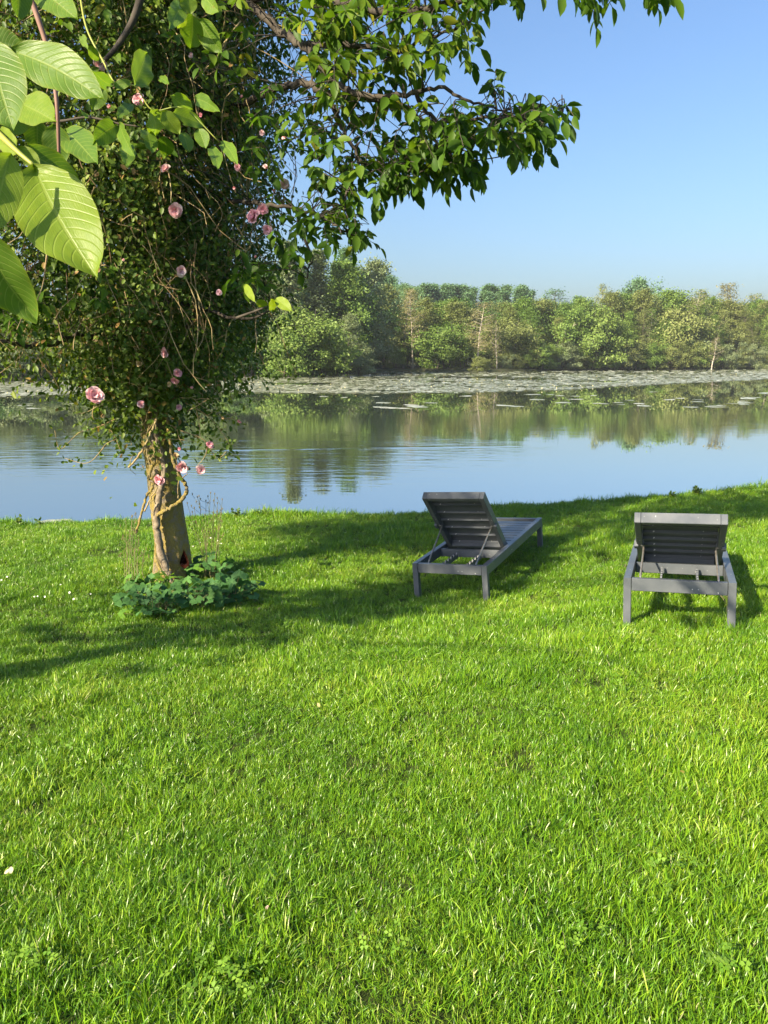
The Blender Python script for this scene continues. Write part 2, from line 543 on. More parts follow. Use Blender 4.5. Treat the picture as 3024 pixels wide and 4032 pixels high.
make_lounger('grey metal sun lounger nearer the rose-clad tree, backrest raised steeply, foot end turned away', (.251, 6.69, -1.812), (-.435, .026, -.077), .802, (0.225, 0.095))
make_lounger('grey metal sun lounger standing farther from the tree, backrest set low, seen from behind', (1.621, 5.015, -1.459), (-.362, -.042, -.049), .539, (0.245, 0.10))

# ------------------------------------------------------------------ trees of the far shore
def make_far_tree(seed, H, spread, base_h, droop, n1, n2, clump, nleaf, leaf, stems=1, columnar=False, bare=False):
    """trunk-and-limb mesh and leaf mesh of a tree standing at the origin"""
    r = np.random.default_rng(seed)
    wood, tips = Bag(), []
    for s in range(stems):
        lean = r.normal(size=2) * (0.05 if stems == 1 else 0.22)
        b0 = r.normal(size=2) * (0.0 if stems == 1 else spread * 0.22)
        hs = H * (1 if s == 0 else r.uniform(0.6, 0.95))
        tt = np.linspace(0, 1, 9)
        wob = np.cumsum(r.normal(size=(9, 2)) * 0.012 * H, 0) * tt[:, None]
        P = np.stack([b0[0] + lean[0] * tt * hs + wob[:, 0], b0[1] + lean[1] * tt * hs + wob[:, 1], tt * hs * 0.97 - 0.3 * (tt == 0)], 1)
        r0 = 0.011 * hs + 0.03
        V, F = tube(P, r0 * (1 - 0.93 * tt) + 0.012, 5, False); wood.add(V, F)
        nn = max(4, n1 // stems)
        for i in range(nn):
            f = base_h + (0.99 - base_h) * ((i + r.uniform(0, 1)) / nn)
            c = np.array([np.interp(f, tt, P[:, k]) for k in range(3)])
            az = i * 2.399 + r.normal() * 0.5
            u = (f - base_h) / (1 - base_h)
            env = math.sin(math.pi * min(1, 0.16 + 0.84 * u) ** (0.9 if not columnar else 0.75)) ** 0.6 if not columnar else (0.5 + 0.5 * math.sin(math.pi * min(1, u * 1.15))) * (1 - 0.95 * u ** 1.7)
            ln = spread * env * r.uniform(0.7, 1.12) + 0.15
            up = (0.25 + 0.5 * u if not columnar else 1.6) - droop
            d = nrm(np.array([math.cos(az), math.sin(az), up]))
            e = c + d * ln + np.array([0, 0, -droop * ln * 0.3])
            m = (c + e) / 2 + r.normal(size=3) * 0.06 * ln
            pth = np.array([c, m, e])
            V, F = tube(pth, np.array([0.05, 0.03, 0.012]) * (0.4 + hs / 22), 4, False); wood.add(V, F)
            for j in range(n2):
                w = r.uniform(0.25, 1.0)
                q0 = (pth[0] * (1 - w) + pth[2] * w)
                q1 = q0 + nrm(r.normal(size=3) * np.array([1, 1, 0.7]) + d * 0.7) * ln * r.uniform(0.15, 0.42)
                tips.append(q1)
                if j % 2 == 0:
                    V, F = tube(np.array([q0, q1]), [0.02, 0.008], 3, False); wood.add(V, F)
    tips = np.array(tips)
    wood_me = wood.mesh('limbs', None, True)
    k = len(tips)
    cl = np.repeat(np.arange(k), nleaf)
    size = r.uniform(0.6, 1.3, k)
    pos = tips[cl] + r.normal(size=(k * nleaf, 3)) * np.array([1, 1, 0.62]) * (clump * size)[cl][:, None]
    pos[:, 2] = np.maximum(pos[:, 2], 0.05)
    out = nrm(pos - np.array([0, 0, H * 0.45])) * 0.7 + np.array([0, 0, 0.55]) + r.normal(size=pos.shape) * 0.75
    d = np.cross(nrm(out), rand_dirs(len(pos), r))
    tv = np.array([(0, -0.5, 0), (0.36, 0.02, 0.08), (0, 0.55, -0.04), (-0.36, -0.05, 0.08)])
    bag = Bag()
    clr = r.uniform(0, 1, k)
    scatter(bag, tv, [np.array([[0, 1, 2, 3]])], pos, frames(d, out), leaf * r.uniform(0.6, 1.35, len(pos)), np.clip(clr[cl] * 0.6 + r.uniform(0, 0.4, len(pos)), 0, 1))
    return wood_me, bag.mesh('leaves')

bark_dark = solid_mat('bark_dark', (0.075, 0.062, 0.048), 0.9, col2=(0.13, 0.115, 0.09), scale=3, spec=0.2)
bark_pale = solid_mat('bark_pale', (0.34, 0.29, 0.23), 0.85, col2=(0.50, 0.45, 0.37), scale=2.2, spec=0.2)
def far_leaf(name, a, b):
    return leaf_mat(name, [(0.0, a), (1.0, b)], trans=0.28, rough=0.55, spec=0.25, per_object=0.5, patch=0.7, patch_scale=0.35)
FL = {
    'bright': far_leaf('far_leaf_bright', (0.123, 0.207, 0.036), (0.224, 0.300, 0.073)),
    'mid': far_leaf('far_leaf_mid', (0.107, 0.197, 0.034), (0.199, 0.290, 0.061)),
    'olive': far_leaf('far_leaf_olive', (0.147, 0.183, 0.051), (0.249, 0.282, 0.090)),
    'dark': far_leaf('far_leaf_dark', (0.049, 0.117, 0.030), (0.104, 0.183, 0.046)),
    'blue': far_leaf('far_leaf_blue', (0.119, 0.229, 0.112), (0.205, 0.328, 0.163)),
    'grey': far_leaf('far_leaf_grey', (0.164, 0.215, 0.095), (0.267, 0.319, 0.164)),
    'tan': far_leaf('far_leaf_tan', (0.225, 0.197, 0.085), (0.310, 0.300, 0.130)),
}
PROTO = {}
#            seed  H   spread base droop n1 n2 clump nleaf leaf stems
PROTO['bush'] = [(make_far_tree(s, 6.0, 2.9, 0.03, 0.12, 26, 8, 0.40, 44, 0.23, 4), 6.0) for s in (1, 2, 3)]
PROTO['round'] = [(make_far_tree(s, 12.0, 4.0, 0.10, 0.05, 36, 9, 0.48, 40, 0.27, 1), 12.0) for s in (4, 5, 6)]
PROTO['alder'] = [(make_far_tree(s, 14.0, 2.9, 0.14, 0.1, 38, 8, 0.40, 34, 0.24, 1), 14.0) for s in (7, 8, 9)]
PROTO['poplar'] = [(make_far_tree(s, 20.0, 2.4, 0.08, 0.0, 44, 8, 0.48, 36, 0.32, 1, True), 20.0) for s in (10, 11)]
PROTO['sparse'] = [(make_far_tree(s, 14.0, 2.6, 0.26, 0.15, 30, 8, 0.36, 13, 0.2, 1), 14.0) for s in (12, 13)]
PROTO['bare'] = [(make_far_tree(s, 12.0, 2.3, 0.2, -0.2, 30, 9, 0.25, 3, 0.17, 1), 12.0) for s in (14, 15)]
for k in PROTO:
    PROTO[k] = [(m, max(v.co.z for v in (m[1] if k != 'bare' else m[0]).vertices)) for m, _ in PROTO[k]]
far_trees = []
def far_tree(kind, leafmat, xd, ytop, D, wide=1.0, pale=False, label=None, variant=None):
    x = at(xd, 700, D)[0]
    top = at(xd, ytop, D)[2]
    y = D
    zb = max(-0.95, float(np.interp(y - shore_y(x), [-5, 0, 3, 20, 120], [-1.0, -1.0, -0.5, -0.2, 0.3])))
    (wd, lv), H0 = PROTO[kind][variant if variant is not None else rng.integers(len(PROTO[kind]))]
    s = (top - zb) / H0
    far_trees.append(dict(kind=kind, x=x, y=y, z=zb, s=s, w=wide, wood=wd, leaf=lv, mat=FL[leafmat], leafmat=leafmat, pale=pale, label=label))

L_ = {}
# the tall group behind the rose-clad tree
far_tree('round', 'grey', 575, 600, 122, 1.1)
far_tree('poplar', 'grey', 628, 520, 124, 1.25, label='tall grey-green poplar highest behind the edge of the rose-clad tree')
far_tree('poplar', 'grey', 675, 535, 126, 1.3)
far_tree('poplar', 'blue', 716, 526, 135, 1.3, label='tallest blue-green tree standing over the far shore')
far_tree('poplar', 'dark', 742, 556, 138, 1.3)
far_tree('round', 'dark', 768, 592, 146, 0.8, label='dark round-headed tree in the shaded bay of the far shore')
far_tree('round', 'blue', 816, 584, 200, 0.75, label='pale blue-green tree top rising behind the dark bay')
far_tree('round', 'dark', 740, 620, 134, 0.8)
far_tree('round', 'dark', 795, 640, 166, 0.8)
far_tree('bush', 'bright', 690, 652, 113, 1.15, label='broad bright yellow-green bush on the point of the far shore')
far_tree('bush', 'bright', 642, 690, 112, 1.1)
far_tree('bush', 'mid', 612, 705, 111, 1.0)
far_tree('alder', 'grey', 748, 668, 122, 1.0, label='grey-green alder leaning over the water beside the bright bush')
far_tree('bush', 'grey', 768, 735, 122, 0.9)
far_tree('bush', 'mid', 722, 740, 117, 0.8)
for xd in range(470, 800, 26):
    far_tree('round', rng.choice(['dark', 'mid', 'grey', 'blue']), xd + rng.uniform(-6, 6), rng.uniform(548, 585) if xd > 560 else rng.uniform(575, 610), 136 + rng.uniform(-6, 12), rng.uniform(0.75, 1.0))
# the bay
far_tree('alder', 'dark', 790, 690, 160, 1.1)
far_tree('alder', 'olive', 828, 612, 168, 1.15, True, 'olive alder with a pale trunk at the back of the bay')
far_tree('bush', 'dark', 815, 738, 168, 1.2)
far_tree('bush', 'mid', 850, 742, 166, 1.0)
far_tree('sparse', 'olive', 872, 616, 170, 1.0, True, 'thin olive tree with bare pale trunk beside the bay')
far_tree('sparse', 'tan', 893, 626, 168, 1.0, True, 'tan thinly leaved tree with two pale trunks in view')
far_tree('alder', 'olive', 905, 640, 178, 1.1)
far_tree('bush', 'dark', 880, 725, 171, 1.0)
far_tree('bush', 'bright', 945, 688, 166, 1.15, label='bright green rounded bush right of the bay')
far_tree('bush', 'bright', 985, 700, 167, 1.0)
far_tree('alder', 'mid', 962, 640, 178, 1.2)
far_tree('alder', 'dark', 1000, 640, 184, 1.2)
far_tree('sparse', 'tan', 1033, 648, 160, 1.2, True, 'pale tan thinly leaved tree by the waterline above the low olive bush')
far_tree('bush', 'olive', 1045, 766, 153, 1.15, label='low olive bush standing out into the lily pads')
far_tree('bare', 'tan', 1076, 690, 163, 0.8, True, 'slim bare pale trunk beside the low olive bush')
# the long right-hand wood
for xd, yt, lm in ((1090, 662, 'olive'), (1120, 655, 'mid'), (1160, 650, 'olive'), (1195, 655, 'mid'), (1230, 660, 'bright'), (1262, 652, 'mid'), (1300, 640, 'olive'), (1335, 640, 'mid'), (1370, 632, 'olive'), (1400, 640, 'olive'), (1440, 632, 'mid'), (1475, 650, 'mid'), (1512, 645, 'olive'), (1548, 640, 'mid'), (1585, 642, 'olive'), (1618, 648, 'mid'), (1650, 652, 'olive'), (1690, 645, 'mid'), (1730, 640, 'olive')):
    x0 = at(xd, 760, 200)[0]
    far_tree('alder' if rng.random() < 0.6 else 'round', lm, xd + rng.uniform(-6, 6), yt - 10 + rng.uniform(-9, 9), shore_y(x0) + rng.uniform(10, 18), rng.uniform(0.9, 1.2))
for xd in np.arange(1075, 1760, 22):
    x0 = at(xd, 760, 185)[0]
    far_tree(rng.choice(['alder', 'alder', 'sparse', 'bush']), rng.choice(['olive', 'mid', 'mid', 'olive', 'bright', 'grey']), xd + rng.uniform(-8, 8), rng.uniform(652, 708), shore_y(x0) + rng.uniform(3, 9), rng.uniform(0.8, 1.1), bool(rng.random() < 0.2))
for xd in np.arange(1085, 1760, 24):
    x0 = at(xd, 760, 180)[0]
    far_tree('bush', rng.choice(['olive', 'mid', 'bright', 'olive', 'grey', 'mid']), xd + rng.uniform(-9, 9), rng.uniform(728, 768), shore_y(x0) + rng.uniform(0.5, 2.5), rng.uniform(0.9, 1.3))
far_tree('round', 'blue', 1410, 590, 262, 1.0, label='large round blue-green tree head rising above the wood')
far_tree('sparse', 'blue', 1192, 617, 262, 1.6, label='light feathery blue-green tree behind the wood')
far_tree('sparse', 'olive', 1320, 612, 214, 0.8, True)
far_tree('sparse', 'olive', 1497, 626, 206, 1.2, True, 'white-trunked thin tree standing clear above the wood')
far_tree('sparse', 'tan', 1582, 604, 214, 1.2, False, 'thin brownish tree top standing highest above the wood')
far_tree('sparse', 'olive', 1550, 632, 220, 1.3, True)
far_tree('sparse', 'olive', 1640, 628, 216, 1.1, True)
far_tree('bare', 'tan', 1545, 728, 193, 1.6, True, 'tangle of grey bare branches hanging at the waterline')
# row of poplars behind
for xd in list(range(850, 1132, 7)) + [1150, 1245]:
    far_tree('poplar', 'blue', xd + rng.uniform(-4, 4), (618 if xd < 1132 else 642) + rng.uniform(-8, 12), 270 + rng.uniform(-10, 18), rng.uniform(1.15, 1.6))
# behind and left of the rose-clad tree
for xd in np.arange(-330, 600, 40):
    x0 = at(xd, 760, 104)[0]
    far_tree(rng.choice(['alder', 'round', 'round']), rng.choice(['dark', 'mid', 'mid', 'grey']), xd + rng.uniform(-12, 12), rng.uniform(612, 642) if xd < 430 else rng.uniform(575, 610), shore_y(x0) + rng.uniform(8, 14), rng.uniform(1.0, 1.3))
for xd in np.arange(-330, 610, 34):
    x0 = at(xd, 760, 101)[0]
    far_tree('bush', rng.choice(['dark', 'mid', 'mid', 'olive', 'grey']), xd + rng.uniform(-10, 10), rng.uniform(722, 765), shore_y(x0) + rng.uniform(0.5, 3), rng.uniform(0.9, 1.25))
# third rank, filling the depth of the wood
for xd in np.arange(-330, 1780, 36):
    D0 = (108 if xd < 600 else (150 if xd < 760 else 200)) + 22
    x0 = at(xd, 760, D0)[0]
    D1 = float(shore_y(x0)) + rng.uniform(20, 30)
    far_tree('round', rng.choice(['dark', 'mid', 'olive']), xd + rng.uniform(-10, 10), rng.uniform(640, 668) if xd > 780 else rng.uniform(640, 668), D1, rng.uniform(1.1, 1.5))

KIND_WORDS = {'bush': ('waterside_bush', 'leafy bush', 'bush'), 'round': ('broadleaf_tree', 'round-headed leafy tree', 'tree'), 'alder': ('alder_tree', 'upright leafy tree', 'tree'),
              'poplar': ('poplar_tree', 'tall narrow poplar', 'tree'), 'sparse': ('thin_tree', 'thinly leaved tree', 'tree'), 'bare': ('bare_tree', 'nearly bare twiggy tree', 'tree')}
COLOUR = {'bright': 'bright green', 'mid': 'green', 'olive': 'olive', 'dark': 'dark green', 'blue': 'blue-green', 'grey': 'grey-green', 'tan': 'tan'}
groups = {}
for t in far_trees:
    groups.setdefault((t['kind'], t['leafmat']), []).append(t)
for (kind, lm), ts in groups.items():
    ts.sort(key=lambda t: t['x'] / t['y'])
    for i, t in enumerate(ts):
        nm, word, cat = KIND_WORDS[kind]
        label = t['label'] or f"{COLOUR[lm]} {word} on the far shore, {ordinal(i + 1)} of its kind from the left"
        o = thing(nm, label, cat, (t['x'], t['y'], t['z']), 'trees and bushes along the far shore')
        o.rotation_euler = (0, 0, rng.uniform(0, 6.28))
        o.scale = (t['s'] * t['w'], t['s'] * t['w'], t['s'])
        for nm2, me, mt in (('trunk', t['wood'], bark_pale if t['pale'] else bark_dark), ('crown', t['leaf'], t['mat'])):
            if not me.materials:
                me.materials.append(mt)
            c = obj(nm2, me, o)
            c.material_slots[0].link = 'OBJECT'
            c.material_slots[0].material = mt

# fallen pale log in the bay, dead stake in the lily pads
log_wood = solid_mat('bleached_log', (0.42, 0.36, 0.27), 0.85, col2=(0.56, 0.5, 0.4), scale=1.5)
lg = thing('fallen_log', 'bleached fallen log lying at the waterline in the shaded bay', 'log', on_plane(824, 798, WATER_Z))
P = smooth_path([(-4.2, 0.2, 0.05), (-1.5, 0, 0.22), (1.5, 0.1, 0.2), (4.0, -0.2, 0.1)], 5)
obj('trunk', make_mesh('log', *tube(P, np.linspace(0.22, 0.3, len(P)), 8), log_wood, True), lg)
for a, b in (((-2.2, 0, 0.3), (-1.2, 0.2, 1.5)), ((-2.0, 0, 0.3), (-2.9, -0.1, 0.9)), ((0.6, 0, 0.3), (1.6, 0.3, 0.75))):
    obj('branch', make_mesh('branch', *tube(smooth_path([a, (np.array(a) + b) / 2 + [0.1, 0, 0.1], b], 3), 0.05, 5), log_wood, True), lg)

# ------------------------------------------------------------------ lily pads
pad_mat = leaf_mat('lily_pad', [(0.0, (0.25, 0.28, 0.17)), (0.6, (0.40, 0.42, 0.30)), (1.0, (0.56, 0.56, 0.44))], trans=0.1, rough=0.32, spec=0.6)
ang = np.linspace(0.25, 2 * math.pi - 0.25, 8)
ptv = np.vstack([[0, 0, 0.0], np.stack([np.cos(ang), np.sin(ang), 0.02 * np.cos(3 * ang)], 1)])
ptf = [np.array([[0, i, i + 1] for i in range(1, 8)])]
def band_limits(xd):
    far = np.interp(xd, [0, 250, 450, 600, 800, 1000, 1300, 1659], [824, 822, 816, 812, 801, 802, 800, 797])
    near = np.interp(xd, [0, 200, 480, 620, 800, 1000, 1200, 1300, 1450, 1560, 1659], [856, 850, 846, 848, 849, 847, 842, 836, 828, 822, 818])
    return far, near
bag = Bag()
nb = 30000
xd = rng.uniform(-420, 2050, nb)
fa, ne = band_limits(np.clip(xd, 0, 1659))
yd = fa + 1 + (ne - fa) * rng.uniform(0, 1, nb) ** 0.75 + rng.normal(size=nb) * 0.7
def plane_pts(xd, yd, z):
    dx = (xd - 829.5) / FPX; v = (yd - 1106.0) / FPX
    fw = math.cos(PITCH) - v * math.sin(PITCH); dn = math.sin(PITCH) + v * math.cos(PITCH)
    Y = (CAM_Z - z) / (dn / fw)
    return np.stack([Y * dx / fw, Y, np.full_like(Y, z)], 1)
pp = plane_pts(xd, yd, WATER_Z)
keep = (sharp_noise(pp[:, 0], pp[:, 1], 4, 0.12) + 0.35 * sharp_noise(pp[:, 0], pp[:, 1], 8, 0.5) > 0.42) & (pp[:, 1] < shore_y(pp[:, 0]) - 0.4)
pp = pp[keep]
m_ = len(pp)
pp[:, 2] += 0.015 + rng.uniform(0, 0.05, m_) ** 1.0
nn_ = nrm(np.stack([rng.normal(size=m_) * 0.05, rng.normal(size=m_) * 0.05, np.ones(m_)], 1))
dd = np.stack([np.cos(t := rng.uniform(0, 6.28, m_)), np.sin(t), np.zeros(m_)], 1)
scatter(bag, ptv, ptf, pp, frames(dd, nn_), rng.uniform(0.16, 0.34, m_) * np.clip(pp[:, 1] / 80, 0.9, 1.8), rng.uniform(0, 1, m_))
obj('lily_pads', bag.mesh('lily_pads', pad_mat), label='wide grey-green band of lily pads before the far shore', category='lily pads', kind='stuff')
# tiny white and yellow flowers standing among the pads
flw = solid_mat('water_lily_petal', (0.75, 0.68, 0.35), 0.6)
bag = Bag()
sel = rng.choice(m_, 260, replace=False)
oc = np.array([(1, 0, 0), (0, 1, 0), (-1, 0, 0), (0, -1, 0), (0, 0, 1.2), (0, 0, -1.2)], float)
of = [np.array([[0, 1, 4], [1, 2, 4], [2, 3, 4], [3, 0, 4], [1, 0, 5], [2, 1, 5], [3, 2, 5], [0, 3, 5]])]
scatter(bag, oc, of, pp[sel] + [0, 0, 0.1], frames(np.tile([0, 1.0, 0], (260, 1)), np.tile([0, 0, 1.0], (260, 1))), rng.uniform(0.025, 0.06, 260), rng.uniform(0, 1, 260))
obj('water_lily_flowers', bag.mesh('water_lily_flowers', flw), label='tiny pale yellow flowers dotted over the lily pads', category='flowers', kind='stuff')
# pads drifting singly on open water
pad_me = []
for k in range(3):
    b = Bag(); a2 = np.linspace(0.2, 2 * math.pi - 0.2, 14)
    b.add(np.vstack([[0, 0, 0.0], np.stack([np.cos(a2) * (1 + 0.06 * np.sin(3 * a2 + k)), np.sin(a2), 0.03 * np.sin(2 * a2 + k)], 1)]), [np.array([[0, i, i + 1] for i in range(1, 14)])], 0.35 + 0.2 * k)
    pad_me.append(b.mesh('lily_pad', pad_mat))
single = []
for _ in range(34):
    single.append((rng.uniform(1130, 1655), rng.uniform(846, 880)))
for _ in range(14):
    single.append((rng.uniform(650, 1120), rng.uniform(852, 885)))
for _ in range(12):
    single.append((rng.uniform(20, 320), rng.uniform(862, 884)))
single.sort()
for i_, (xd, yd) in enumerate(single):
    p = on_plane(xd, yd, WATER_Z + 0.012)
    o = obj('lily_pad', pad_me[rng.integers(3)], label=f'small round lily pad drifting on open water, {ordinal(i_ + 1)} of them from the left', category='lily pad', group='lily pads drifting singly before the band')
    o.location = p; o.rotation_euler = (rng.normal() * 0.02, rng.normal() * 0.02, rng.uniform(0, 6.28)); s = rng.uniform(0.22, 0.5); o.scale = (s * 1.4, s, s)
for k in range(5):
    p = on_plane(104 + 11 * k + rng.uniform(-3, 3), 1126 + rng.uniform(-4, 4), WATER_Z + 0.012)
    o = obj('lily_pad', pad_me[k % 3], label=f'green lily pad floating close under the near bank, {ordinal(k + 1)} from the left', category='lily pad', group='lily pads under the near bank')
    o.location = p; o.rotation_euler = (0, 0, rng.uniform(0, 6.28)); o.scale = (0.14, 0.12, 0.12)

# ------------------------------------------------------------------ the walnut tree that carries the rose
bark, nt, nd, lk = new_mat('lichened_bark')
p_ = nd.new('ShaderNodeBsdfPrincipled'); o_ = nd.new('ShaderNodeOutputMaterial'); lk.new(p_.outputs[0], o_.inputs[0])
wp = world_pos(nt)
mp = nd.new('ShaderNodeMapping'); mp.inputs['Scale'].default_value = (1, 1, 0.6); lk.new(wp, mp.inputs[0])
grey = mix_col(nt, noise(nt, mp.outputs[0], 26, 6, 0.65), (0.18, 0.15, 0.115), (0.40, 0.35, 0.29))
lich = ramp(nt, noise(nt, wp, 11, 9, 0.75, 0.5), [(0.37, (0, 0, 0)), (0.53, (1, 1, 1))])
fine = noise(nt, wp, 70, 4, 0.7)
ochre = mix_col(nt, fine, (0.20, 0.155, 0.05), (0.44, 0.34, 0.09))
white = ramp(nt, noise(nt, wp, 9, 4, 0.6, 0.6), [(0.68, (0, 0, 0)), (0.71, (1, 1, 1))])
c1 = mix_col(nt, lich, grey, ochre)
c2 = mix_col(nt, math_node(nt, 'MULTIPLY', white, 0.75), c1, (0.42, 0.40, 0.36))
lk.new(c2, p_.inputs['Base Color'])
p_.inputs['Roughness'].default_value = 0.9
p_.inputs['Specular IOR Level'].default_value = 0.2
b_ = nd.new('ShaderNodeBump'); b_.inputs['Strength'].default_value = 1.0; b_.inputs['Distance'].default_value = 0.03
lk.new(math_node(nt, 'ADD', noise(nt, mp.outputs[0], 40, 6, 0.7), math_node(nt, 'MULTIPLY', lich, 0.25)), b_.inputs['Height']); lk.new(b_.outputs[0], p_.inputs['Normal'])
branch_bark = solid_mat('walnut_twig_bark', (0.035, 0.029, 0.024), 0.85, col2=(0.085, 0.072, 0.056), scale=9, coords='world', spec=0.25)
vine_bark = solid_mat('rose_stem_bark', (0.16, 0.12, 0.08), 0.9, col2=(0.30, 0.25, 0.18), scale=22, coords='world', bump=0.9, bump_scale=60, spec=0.2)
cane_mat = solid_mat('rose_cane', (0.24, 0.15, 0.07), 0.7, col2=(0.40, 0.33, 0.16), scale=5, coords='world', spec=0.3)
rot_mat = solid_mat('rotten_wood', (0.010, 0.004, 0.003), 1.0, spec=0.0, col2=(0.03, 0.009, 0.006), scale=25, coords='world')

TRUNK_Y = 7.2
TX = lambda xd, yd, dy=0.0: at(xd, yd, TRUNK_Y + dy)
tree = thing('walnut_tree', 'lichen-covered walnut tree by the water, smothered in a climbing rose', 'tree', TX(370, 1245))
TB = np.array(tree.location)
def tree_part(name, bag_or_vf, mat, parent=tree, origin=TB, smooth=True, **props):
    if isinstance(bag_or_vf, Bag):
        me = make_mesh(name, np.concatenate(bag_or_vf.V) - origin, bag_or_vf.F, mat, smooth, np.concatenate(bag_or_vf.A))
    else:
        V, F = bag_or_vf
        me = make_mesh(name, V - origin, F, mat, smooth)
    return obj(name, me, parent, **props)

tp = [(376, 1290), (374, 1240), (372, 1170), (362, 1110), (352, 1050), (342, 980), (330, 900), (322, 820), (320, 730), (325, 620), (340, 480), (365, 330), (395, 180), (430, 40), (455, -90)]
tw = [0.47, 0.385, 0.315, 0.30, 0.29, 0.275, 0.26, 0.29, 0.28, 0.26, 0.24, 0.21, 0.18, 0.15, 0.12]
P = smooth_path([TX(*q) for q in tp], 5)
Rr = np.interp(np.linspace(0, 1, len(P)), np.linspace(0, 1, len(tw)), tw) / 2
V, F = tube(P, Rr, 28)
ring = np.repeat(np.arange(len(P)), 28)
a_ = np.tile(np.arange(28), len(P)) * 2 * math.pi / 28
cen = P[ring]
lump = 1 + 0.05 * np.sin(3 * a_ + 0.02 * ring * 5) + 0.04 * np.sin(5 * a_ + ring * 0.35) + 0.05 * (sharp_noise(a_ * 1.6, ring * 0.22, 2) - 0.5)
V = cen + (V - cen) * lump[:, None]
tree_part('trunk', (V, F), bark)
# dark rotten hollow at the foot of the trunk
hb = Bag()
hc = at(399, 1215, TRUNK_Y - 0.17)
ang = np.linspace(0, 2 * math.pi, 12, endpoint=False)
out = np.stack([np.cos(ang) * 0.045, np.zeros(12), np.where(np.sin(ang) > 0, np.sin(ang) * 0.11, np.sin(ang) * 0.05)], 1) * np.stack([1 - 0.6 * np.clip(np.sin(ang), 0, 1), np.ones(12), np.ones(12)], 1) * (1 + 0.2 * rng.normal(size=(12, 1)) * 0.5)
hb.add(np.vstack([hc + out + [0, -0.012, 0], hc + out * 0.6 + [0, 0.0, 0.0], [hc + [0, 0.06, 0]]]), [np.array([[i, (i + 1) % 12, 12 + (i + 1) % 12, 12 + i] for i in range(12)]), np.array([[12 + i, 12 + (i + 1) % 12, 24] for i in range(12)])])
tree_part('rotten_hollow', hb, rot_mat, label='dark red rotten hollow at the foot of the trunk')

# limbs seen against the sky: (x, y, depth offset) in the picture, radius at the start
LIMBS = [
    ([(430, 40, 0), (520, 5, -0.5), (609, 69, -1.0), (655, 100, -1.3), (701, 148, -1.5), (745, 190, -1.6), (800, 208, -1.7), (891, 201, -1.8), (960, 190, -1.8), (1011, 218, -1.8), (1090, 240, -1.7)], 0.036),
    ([(380, 250, 0), (500, 235, -0.5), (600, 190, -0.9), (660, 181, -1.1), (697, 199, -1.2), (748, 211, -1.3), (808, 214, -1.4), (859, 222, -1.5), (891, 241, -1.55), (919, 266, -1.6), (993, 262, -1.7), (1104, 255, -1.8), (1170, 262, -1.8), (1225, 252, -1.8)], 0.032),
    ([(697, 199, -1.2), (724, 236, -1.3), (734, 264, -1.3), (752, 301, -1.35), (780, 347, -1.4), (808, 370, -1.4), (870, 382, -1.45)], 0.022),
    ([(919, 266, -1.6), (935, 300, -1.6), (960, 325, -1.6), (1010, 350, -1.6)], 0.014),
    ([(891, 201, -1.8), (925, 240, -1.75), (965, 290, -1.7), (1030, 305, -1.7)], 0.016),
    ([(655, 100, -1.3), (740, 95, -1.5), (845, 113, -1.7), (872, 106, -1.7), (919, 83, -1.8), (990, 60, -1.9), (1060, 10, -1.9)], 0.02),
    ([(520, 5, -0.5), (640, -20, -1.2), (760, 10, -1.6), (880, 25, -1.9), (1000, 5, -2.0), (1120, -30, -2.1), (1280, -35, -2.2), (1400, -30, -2.3)], 0.034),
    ([(350, 420, 0), (470, 430, -0.4), (560, 440, -0.8), (640, 450, -1.0), (700, 470, -1.1), (740, 500, -1.2), (790, 515, -1.2)], 0.022),
    ([(640, 450, -1.0), (660, 520, -1.0), (672, 560, -1.0), (660, 600, -1.0)], 0.014),
    ([(780, 347, -1.4), (760, 390, -1.3), (745, 430, -1.3), (752, 480, -1.3)], 0.012),
    ([(325, 700, 0), (250, 730, -0.3), (170, 728, -0.6), (90, 745, -0.8), (0, 735, -0.9), (-120, 700, -1.0)], 0.045),
    ([(330, 600, 0), (230, 560, -0.4), (120, 560, -0.7), (20, 600, -0.9), (-120, 600, -1)], 0.04),
    ([(345, 450, 0), (230, 360, -0.3), (120, 300, -0.5), (0, 250, -0.6), (-150, 200, -0.6)], 0.05),
    ([(395, 180, 0), (300, 80, -0.3), (200, 20, -0.5), (60, 30, -0.7), (-100, -30, -0.8)], 0.05),
    ([(330, 650, 0), (420, 660, -0.5), (520, 690, -0.8), (590, 670, -0.9)], 0.025),
    ([(455, -90, 0), (560, -200, -0.4), (760, -260, -0.8), (1000, -230, -1.3), (1250, -150, -1.8)], 0.06),
]
limb_pts = []
for pts, r0 in LIMBS:
    pth = smooth_path([TX(*q) for q in pts], 6)
    pth[1:-1] += rng.normal(size=(len(pth) - 2, 3)) * 0.008
    tree_part('branch', tube(pth, np.linspace(r0, 0.006, len(pth)), 7), branch_bark)
    limb_pts.append(pth)
limb_all = np.concatenate(limb_pts)

# walnut leaflets
def leaflet_template(nseg=4, w=0.245, fold=0.10, droop=0.16):
    t = np.linspace(0, 1, nseg + 1)
    wid = w * np.sin(math.pi * t ** 0.85) ** 0.75
    wid[0] = 0.02; wid[-1] = 0
    V, F = [], []
    for i, (a, b) in enumerate(zip(t, wid)):
        z = -droop * a * a
        V += [(0, a, z), (b, a, z + fold * b / w), (-b, a, z + fold * b / w)]
    q = []
    for i in range(nseg):
        o0, o1 = 3 * i, 3 * i + 3
        q += [(o0, o0 + 1, o1 + 1, o1), (o0, o1, o1 + 2, o0 + 2)]
    return np.array(V, float), [np.array(q)]
LV, LF = leaflet_template()
walnut_leaf = leaf_mat('walnut_leaf', [(0.0, (0.030, 0.080, 0.008)), (0.5, (0.070, 0.145, 0.011)), (0.85, (0.14, 0.215, 0.014)), (1.0, (0.24, 0.24, 0.02))], trans=0.42, rough=0.5, spec=0.25)

